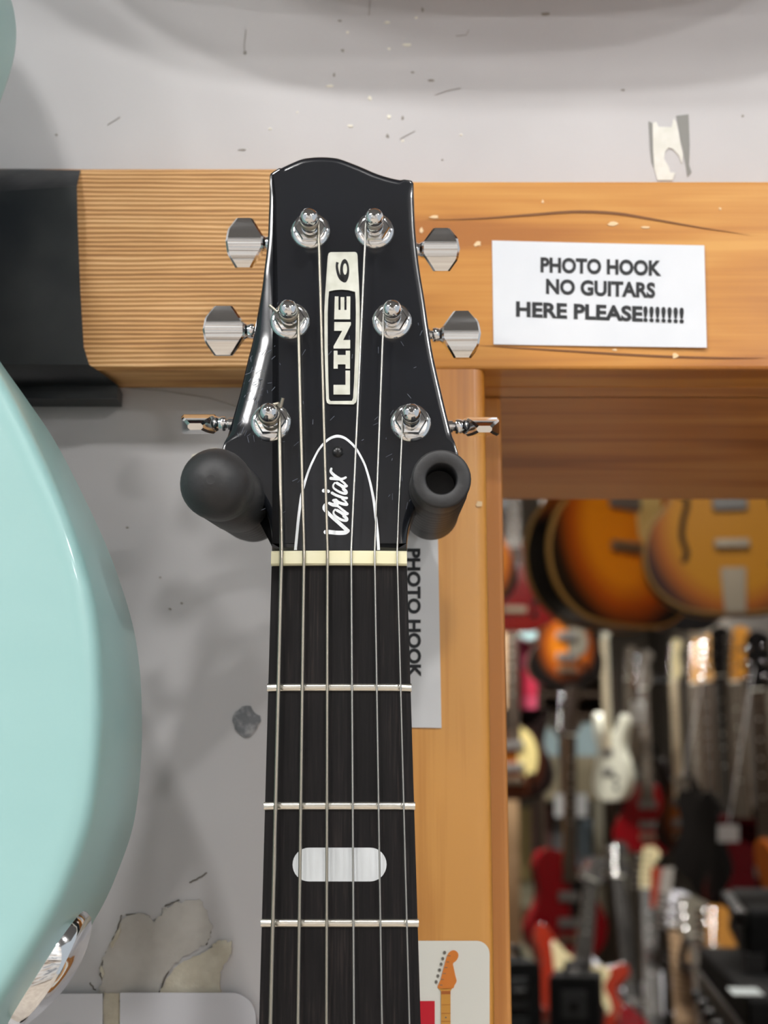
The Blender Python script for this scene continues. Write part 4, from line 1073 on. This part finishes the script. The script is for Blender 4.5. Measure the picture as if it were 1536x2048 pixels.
for lab, kind, bm_, px, py, Y, kw in row:
    shop_guitar(lab, kind, bm_, px, py, Y, 'head', group=WR, **{'rz': -42, **kw})
    e = empty('guitar_hanger', at(px, py+45, Y)+Vector((.03, .04, 0)), None, None)
    del_ = at(px, py+60, Y)
    tag(e, 'dark hook arm holding a headstock on the right shop wall', 'guitar hanger', 'hook arms on the right shop wall')
    b = MB(); b.tube([(1.62, del_.y+.09, del_.z), (del_.x+.05, del_.y+.09, del_.z), (del_.x+.04, del_.y+.02, del_.z+.0)], .008, 8); b.build('rod', BLACKPL, e)
    b = MB(); b.pillow(rounded(-.03, -.06, .03, .06, (.01,)*4), (Vector((1.62, del_.y+.09, del_.z)), Vector((0, 1, 0)), HZ, Vector((-1, 0, 0))), [(0, 0), (0, .012)]); b.build('back_plate', BLACKPL, e, smooth=30)
# standing guitars below, necks leaning
ST = 'guitars standing in the lower rack'
shop_guitar('guitar with a cream headstock and dark neck leaning in the lower rack', 'double', LBLACK, 1290, 1690, 5.2, 'head', lean=-35, tilt=6, board=EBONY, headm=LCREAM, group=ST)
g1 = shop_guitar('red guitar with a bare tan neck and white headstock in the lower rack', 'double', LRED, 1346, 1778, 4.7, 'head', lean=-58, scale=1.2, tilt=14, board=TANW, headm=LWHITE2, group=ST, dots=TANW)
g2 = shop_guitar('guitar with a grey dotted neck, between the tan and orange necks', 'single', LBLACK, 1386, 1792, 4.35, 'head', lean=-58, scale=1.2, tilt=14, board=DROSE2, headm=PGT, dots=PGB, head='three', group=ST)
g3 = shop_guitar('guitar with an orange maple neck, rightmost of the lower rack', 'double', LBLACK, 1422, 1806, 4.0, 'head', lean=-58, scale=1.2, tilt=13, board=MAPLED, headm=MAPLED, group=ST, dots=MAPLED)
shop_guitar('dark red guitar with grey pickups standing in front of the posters', 'single', LRED, 1136, 1922, 5.5, rz=24, guard=PGB, tilt=2, board=DROSE)
shop_guitar('red-brown guitar with cream guard at the bottom of the opening, its horns showing', 'double', LREDB, 1150, 2046, 4.2, lean=-60, tilt=22, guard=LCREAM, board=EBONY, headm=EBONY)
shop_guitar('white guitar with a broad dark neck at the bottom of the opening', 'double', LWHITE2, 1284, 2128, 5.0, lean=-45, tilt=3, guard=None, board=EBONY, headm=EBONY, neckm=EBONY, dots=EBONY, scale=1.05)
# rack that holds them
e = empty('guitar_rack', at(1350, 1930, 4.4), 'black rack with padded forks holding the leaning necks at the lower right', 'rack')
cs_ = []
for gg, kd in ((g1, 'double'), (g2, 'single'), (g3, 'double')):
    zf = LENS[kd]+.44-.06; Mw = gg.matrix_world
    b = MB(); b.tube([Mw @ Vector(q) for q in ((-.040, -.035, zf), (-.038, .015, zf), (-.025, .032, zf), (.025, .032, zf), (.038, .015, zf), (.040, -.035, zf))], .010, 10); b.build('padded_fork', RUBBER, e)
    cs_.append(Mw @ Vector((0, .045, zf)))
dv = cs_[2]-cs_[0]
b = MB(); b.tube([cs_[0]-dv*.2, cs_[0], cs_[1], cs_[2], cs_[2]+dv*.1], .009, 10); b.build('rail', BLACKPL, e)
for q in (cs_[0]-dv*.18, cs_[2]+dv*.08):
    b = MB(); b.tube([q, (q.x+.02, q.y+.25, 0)], .012, 10); b.build('upright', BLACKPL, e)

# amplifiers
AMPB = noise_mat('black_tolex', srgb(12, 13, 15), srgb(22, 24, 26), (60, 60, 60), 1, 4, .75, spec=.25); AMPT = noise_mat('dusty_black_top', srgb(44, 48, 52), srgb(58, 62, 66), (20, 20, 20), 1, 3, .5); GRILL = noise_mat('grille_cloth', srgb(28, 34, 36), srgb(44, 50, 52), (160, 160, 160), 1, 3, .7)
def amp(label, px, py, Y, w, h, d, rz, tilt=0, strip=True):
    p = at(px, py, Y)      # top front-left corner
    e = empty('amplifier', (0, 0, 0), label, 'amplifier', 'amplifiers beyond the opening')
    b = MB(); b.pillow(rounded(0, -h, w, 0, (.012,)*4), (Vector((0, 0, 0)), HX, HZ, HYN), [(.004, -d), (0, -d+.004), (0, -.004), (.004, 0)]); b.build('cabinet', AMPB, e, smooth=30)
    b = MB(); b.box((.03, -.006, -h+.03), (w-.03, .002, -h*.28)); b.build('grille', GRILL, e, smooth=0, bevel=.003)
    b = MB(); b.box((.03, -.005, -h*.24), (w-.03, .002, -h*.08)); b.build('control_panel', mat('panel_grey', srgb(70, 72, 74), .35, .5), e, smooth=0, bevel=.002)
    for i in range(6):
        x = .06+(w-.12)*i/5
        b = MB(); b.lathe((x, -.004, -h*.16), (0, -1, 0), [(.011, 0), (.010, .012), (.007, .014)], 14); b.build('control_knob', PGB, e, smooth=40)
    b = MB(); b.tube([(w*.3, d*.5, 0), (w*.32, d*.5, .022), (w*.68, d*.5, .022), (w*.7, d*.5, 0)], .009, 10); b.build('handle', RUBBER, e)
    for x in (.004, w-.004):
        b = MB(); b.pillow([(x-.02, -.02), (x+.02, -.02), (x+.02, .004), (x-.02, .004)], (Vector((0, -.002, -h+.02)), HX, HZ, HYN), [(0, -.02), (0, .004)]); b.build('corner', RUBBER, e, smooth=0)
    e.matrix_world = Matrix.Translation(p) @ (Matrix.Rotation(R(rz), 4, 'Z') @ Matrix.Rotation(R(tilt), 4, 'X'))
    return e
zt2 = at(1397, 1893, 2.6).z; zt3 = at(1461, 1776, 3.0).z
amp('upper long black amplifier head at the right edge, stacked on the lower black one', 1461, 1776, 3.0, .96, zt3-zt2-.0015, .26, -101.4)
a2 = amp('lower black amplifier with a white label on its top, bottom right corner', 1397, 1893, 2.6, .85, .46, .47, -98)
zt2 = at(1397, 1893, 2.6).z; ql = CAM + ray(1490, 1984)*((zt2-CZ)/ray(1490, 1984).z)
lab = empty('price_label', ql, 'small white label lying on top of the lower black amplifier', 'label')
b = MB(); b.box((-.017, -.042, 0), (.017, .042, .0012)); b.v = [ql + Matrix.Rotation(R(-8), 3, 'Z') @ v for v in b.v]
b.build('paper', mat('label_white', srgb(232, 244, 246), .5), lab, smooth=0)
amp('black amplifier beside the wooden casing, bottom left of the opening', 990, 1925, 3.35, .10, .4, .22, 4)
amp('low black amplifier with greyish top, right of the one at the casing', 1096, 1952, 3.7, .12, .4, .2, -10)

# cards, posters and boxes
def card_thing(name, label, cat, px0, py0, px1, py1, Y, m, group=None, th=.004, extra=None, thread=None):
    e = empty(name, at((px0+px1)/2, (py0+py1)/2, Y), label, cat, group)
    b = MB(); b.rings([[at(x, y, Y) + Vector((0, q, 0)) for x, y in ((px0, py0), (px1, py0), (px1, py1), (px0, py1))] for q in (0, th)]); b.build('sheet', m, e, smooth=0)
    if thread is not None:
        b = MB(); b.tube([at((px0+px1)/2, py0, Y)+Vector((0, th*.5, -.002)), thread], .0012, 6); b.build('thread', PAPER2, e)
    for nm, m2, polys in (extra or []):
        b = MB()
        for poly in polys: b.rings([[at(x, y, Y)+Vector((0, -.001, 0)) for x, y in poly], [at(x, y, Y)+Vector((0, -.002, 0)) for x, y in poly]])
        b.build(nm, m2, e, smooth=0)
    return e
def pm(n, *c): return mat(n, srgb(*c), .7)
TG = 'white tags hanging on shop guitars'
YP = 9.15
card_thing('wall_poster', 'olive yellow poster on the far wall beside the wooden casing', 'poster', 1000, 1615, 1062, 1770, YP, pm('olive', 132, 116, 70), 'posters on the far wall')
card_thing('wall_poster', 'dull pink poster on the far wall, right of the olive one', 'poster', 1064, 1612, 1106, 1760, YP, pm('dull_pink', 122, 88, 86), 'posters on the far wall')
card_thing('wall_poster', 'narrow light blue poster on the far wall', 'poster', 1150, 1640, 1184, 1738, YP, pm('light_blue', 150, 172, 190), 'posters on the far wall')
card_thing('wall_poster', 'grey-blue strip poster between the pink and light blue ones', 'poster', 1108, 1640, 1132, 1730, YP, pm('grey_blue', 128, 136, 142), 'posters on the far wall')
card_thing('wall_poster', 'cream poster with a brown figure low on the far wall', 'poster', 1005, 1762, 1095, 1935, YP, pm('cream_poster', 156, 152, 128), 'posters on the far wall', extra=[('brown_figure', pm('brown_fig', 92, 72, 46), [spline([(1030, 1865), (1036, 1830), (1048, 1812), (1062, 1825), (1068, 1860), (1055, 1870), (1045, 1850)], 4)])])
card_thing('wall_poster', 'pale blue and beige poster with a dark middle strip on the far wall', 'poster', 1066, 1425, 1200, 1600, YP-.4, pm('beige_poster', 138, 128, 104), 'posters on the far wall',
           extra=[('blue_area', pm('pale_blue', 150, 172, 178), [[(1068, 1440), (1085, 1440), (1116, 1475), (1116, 1512), (1068, 1512)], [(1198, 1445), (1170, 1442), (1148, 1475), (1146, 1512), (1198, 1512)]]), ('dark_area', pm('dark_area', 38, 36, 36), [[(1087, 1432), (1168, 1432), (1146, 1475), (1150, 1505), (1140, 1600), (1122, 1600), (1116, 1505), (1118, 1475)]])])
card_thing('notice', 'white notice pinned below the pale blue and beige poster', 'notice', 1110, 1588, 1174, 1634, YP-.45, pm('notice_white', 190, 192, 194))
sgn = card_thing('wall_banner', 'off-white banner with a large letter S behind the leaning guitars', 'banner', 1188, 1592, 1256, 1850, YP-.2, pm('banner_white', 168, 164, 146))
b = MB(); put_text(b, 'S', lambda u, v: at(1204+48*u, 1772-72*v, YP-.205), .02); b.build('lettering', pm('banner_grey', 92, 92, 84), sgn, smooth=0, recalc=False)
tagc = card_thing('sale_card', 'red-orange and white card among the headstocks of the lower rack', 'card', 1302, 1735, 1338, 1815, 4.85, pm('card_red', 206, 74, 44), None, .004, [('white_half', pm('card_white', 216, 214, 208), [[(1324, 1735), (1348, 1735), (1338, 1822), (1312, 1822)]])])
card_thing('price_tag', 'white price tag on the bright red guitar of the right-wall row', 'tag', 1262, 1402, 1290, 1448, 6.5, pm('tag_white', 236, 242, 240), TG, thread=at(1284, 1330, 7.01))
card_thing('price_tag', 'white price tag beside the horn of the dark red double-horned guitar', 'tag', 1436, 1650, 1478, 1684, 4.3, pm('tag_white', 200, 204, 206), TG, thread=at(1508, 1330, 4.43))
card_thing('price_tag', 'small white tag on the black guitar mid right-wall row', 'tag', 1352, 1556, 1378, 1580, 5.4, pm('tag_white', 160, 158, 150), TG, thread=at(1410, 1330, 5.66))
card_thing('price_tag', 'cream tag on the neck of the amber archtop', 'tag', 1244, 1000, 1296, 1032, 3.95, pm('tag_cream', 206, 190, 116), TG)
# pink cartons in a stack
def carton(label, px0, py0, px1, py1, Y, m):
    e = empty('carton', at((px0+px1)/2, py1, Y), label, 'carton', 'pink cartons stacked by the casing')
    a_, c_ = at(px0, py1, Y), at(px1, py0, Y)
    b = MB(); b.box((a_.x, Y, a_.z), (c_.x, Y+.12, c_.z)); b.build('box', m, e, smooth=0, bevel=.004)
    b = MB(); b.box((a_.x-.0005, Y-.001, c_.z-.018), (c_.x+.0005, Y+.03, c_.z+.0006)); b.build('flap', m, e, smooth=0)
carton('purplish pink carton, topmost of the stack by the casing', 1034, 1282, 1074, 1338, 6.6, pm('plum_pink', 140, 36, 76))
carton('bright crimson carton, middle of the stack by the casing', 1034, 1339, 1074, 1392, 6.6, pm('crimson', 165, 14, 54))
carton('pale rose carton, lowest of the stack by the casing', 1032, 1393, 1074, 1446, 6.6, pm('rose', 180, 62, 92))
e = empty('practice_pad', at(1062, 1258, 6.55), 'pale blue round pad on top of the pink cartons', 'pad')
b = MB(); b.lathe(at(1062, 1256, 6.55), (0, -1, 0), [(.055, -.03), (.062, -.02), (.062, .0), (.05, .012), (.01, .014)], 28); b.build('pad', pm('pad_blue', 150, 182, 186), e, smooth=40)
b = MB(); b.lathe(at(1062, 1256, 6.55)+Vector((0, -.005, 0)), (0, -1, 0), [(.064, -.022), (.066, -.018), (.066, -.006), (.064, -.002)], 28); b.build('rim', NICKEL, e, smooth=40)
e = empty('wooden_post', at(1022, 1400, 6.5), 'narrow tan wooden upright between the casing and the pink cartons', 'post')
b = MB(); a_, c_ = at(1010, 2300, 6.5), at(1031, 1262, 6.5); b.box((a_.x, 6.5, 0), (c_.x, 6.54, c_.z)); b.build('upright', TANW, e, smooth=0, bevel=.004)
b = MB(); b.box((a_.x-.01, 6.49, c_.z), (c_.x+.01, 6.55, c_.z+.02)); b.build('cap', TANW, e, smooth=0, bevel=.004)
e = empty('display_cabinet', at(1150, 1430, 7.4), 'dark brown open display cabinet behind the small orange sunburst guitar', 'cabinet')
DW = pm('dark_brown_wood', 62, 46, 32); a_, c_ = at(1082, 1432, 7.4), at(1222, 1345, 7.4)
b = MB(); b.box((a_.x, 7.72, a_.z), (c_.x, 7.74, c_.z)); b.build('back_panel', DW, e, smooth=0)
for z in (a_.z, c_.z, (a_.z+c_.z)/2):
    b = MB(); b.box((a_.x, 7.4, z-.01), (c_.x, 7.72, z+.01)); b.build('shelf', DW, e, smooth=0)
for x in (a_.x, c_.x):
    b = MB(); b.box((x-.01, 7.4, 0), (x+.01, 7.74, c_.z+.01)); b.build('side_panel', DW, e, smooth=0)
# lit tube lamp glimpsed under the lintel
e = empty('tube_lamp', at(1104, 998, 4.6), 'short lit white lamp under the wooden lintel above the amber archtop', 'lamp')
a_, c_ = at(1085, 999, 4.7), at(1124, 995, 4.7)
b = MB(); b.tube([a_, c_], .019, 14); b.build('tube', mat('tube_glow', (1, 1, 1, 1), .5, emit=(.95, 1, .98, 1), es=2.2), e)
for q in (a_, c_):
    b = MB(); d_ = (c_-a_).normalized(); b.tube([q-d_*.006, q+d_*.006], .0205, 14); b.build('end_cap', LAMPH, e)
b = MB(); b.box((a_.x, 4.69, a_.z+.015), (c_.x, 4.73, a_.z+.03)); b.build('fitting', LAMPH, e, smooth=0)

# guitar hung above the frame, whose shadow falls on the wall
UG = 'guitars hanging above the frame'
cU = at(1070, -285, .49)
ug = empty('electric_guitar', cU, 'guitar hanging on the wall above the black guitar, casting the round shadow', 'guitar', UG)
b = MB(); b.pillow([(x*1.12, z*1.12) for x, z in body_outline('arch')], (cU, HX, HZ, HYN), [(.006, -.06), (0, -.054), (0, -.006), (.006, 0)]); b.build('body', BURST2, ug, smooth=50)
b = MB(); b.pillow([(-.028, .42), (.028, .42), (.0215, .86), (-.0215, .86)], (cU, HX, HZ, HYN), [(.002, -.02), (0, -.015), (0, .012)]); b.build('neck', ROSE, ug, smooth=30)

for q, w in ((at(1222, 1602, 7.0)+Vector((0, 0, .915)), 'white sideways guitar'), (at(1030, 1600, 6.2)+Vector((0, .012, .90)), 'brown sunburst guitar'), (at(1104, 996, 4.71)+Vector((0, 0, .01)), 'short lit lamp'), (at(1136, 1922, 5.5)+Vector((.034, .01, .95)), 'dark red guitar with grey pickups')):
    e = tag(empty('hanging_cord', q, 'thin dark cord from the ceiling down to the %s' % w, 'cord', 'hanging cords in the shop'))
    b = MB(); b.tube([q, (q.x, q.y, CEIL)], .003, 8); b.build('cord', BLACKPL, e)
    b = MB(); b.lathe((q.x, q.y, CEIL), (0, 0, -1), [(.02, 0), (.02, .01), (.006, .02)], 14); b.build('ceiling_rose', BLACKPL, e)
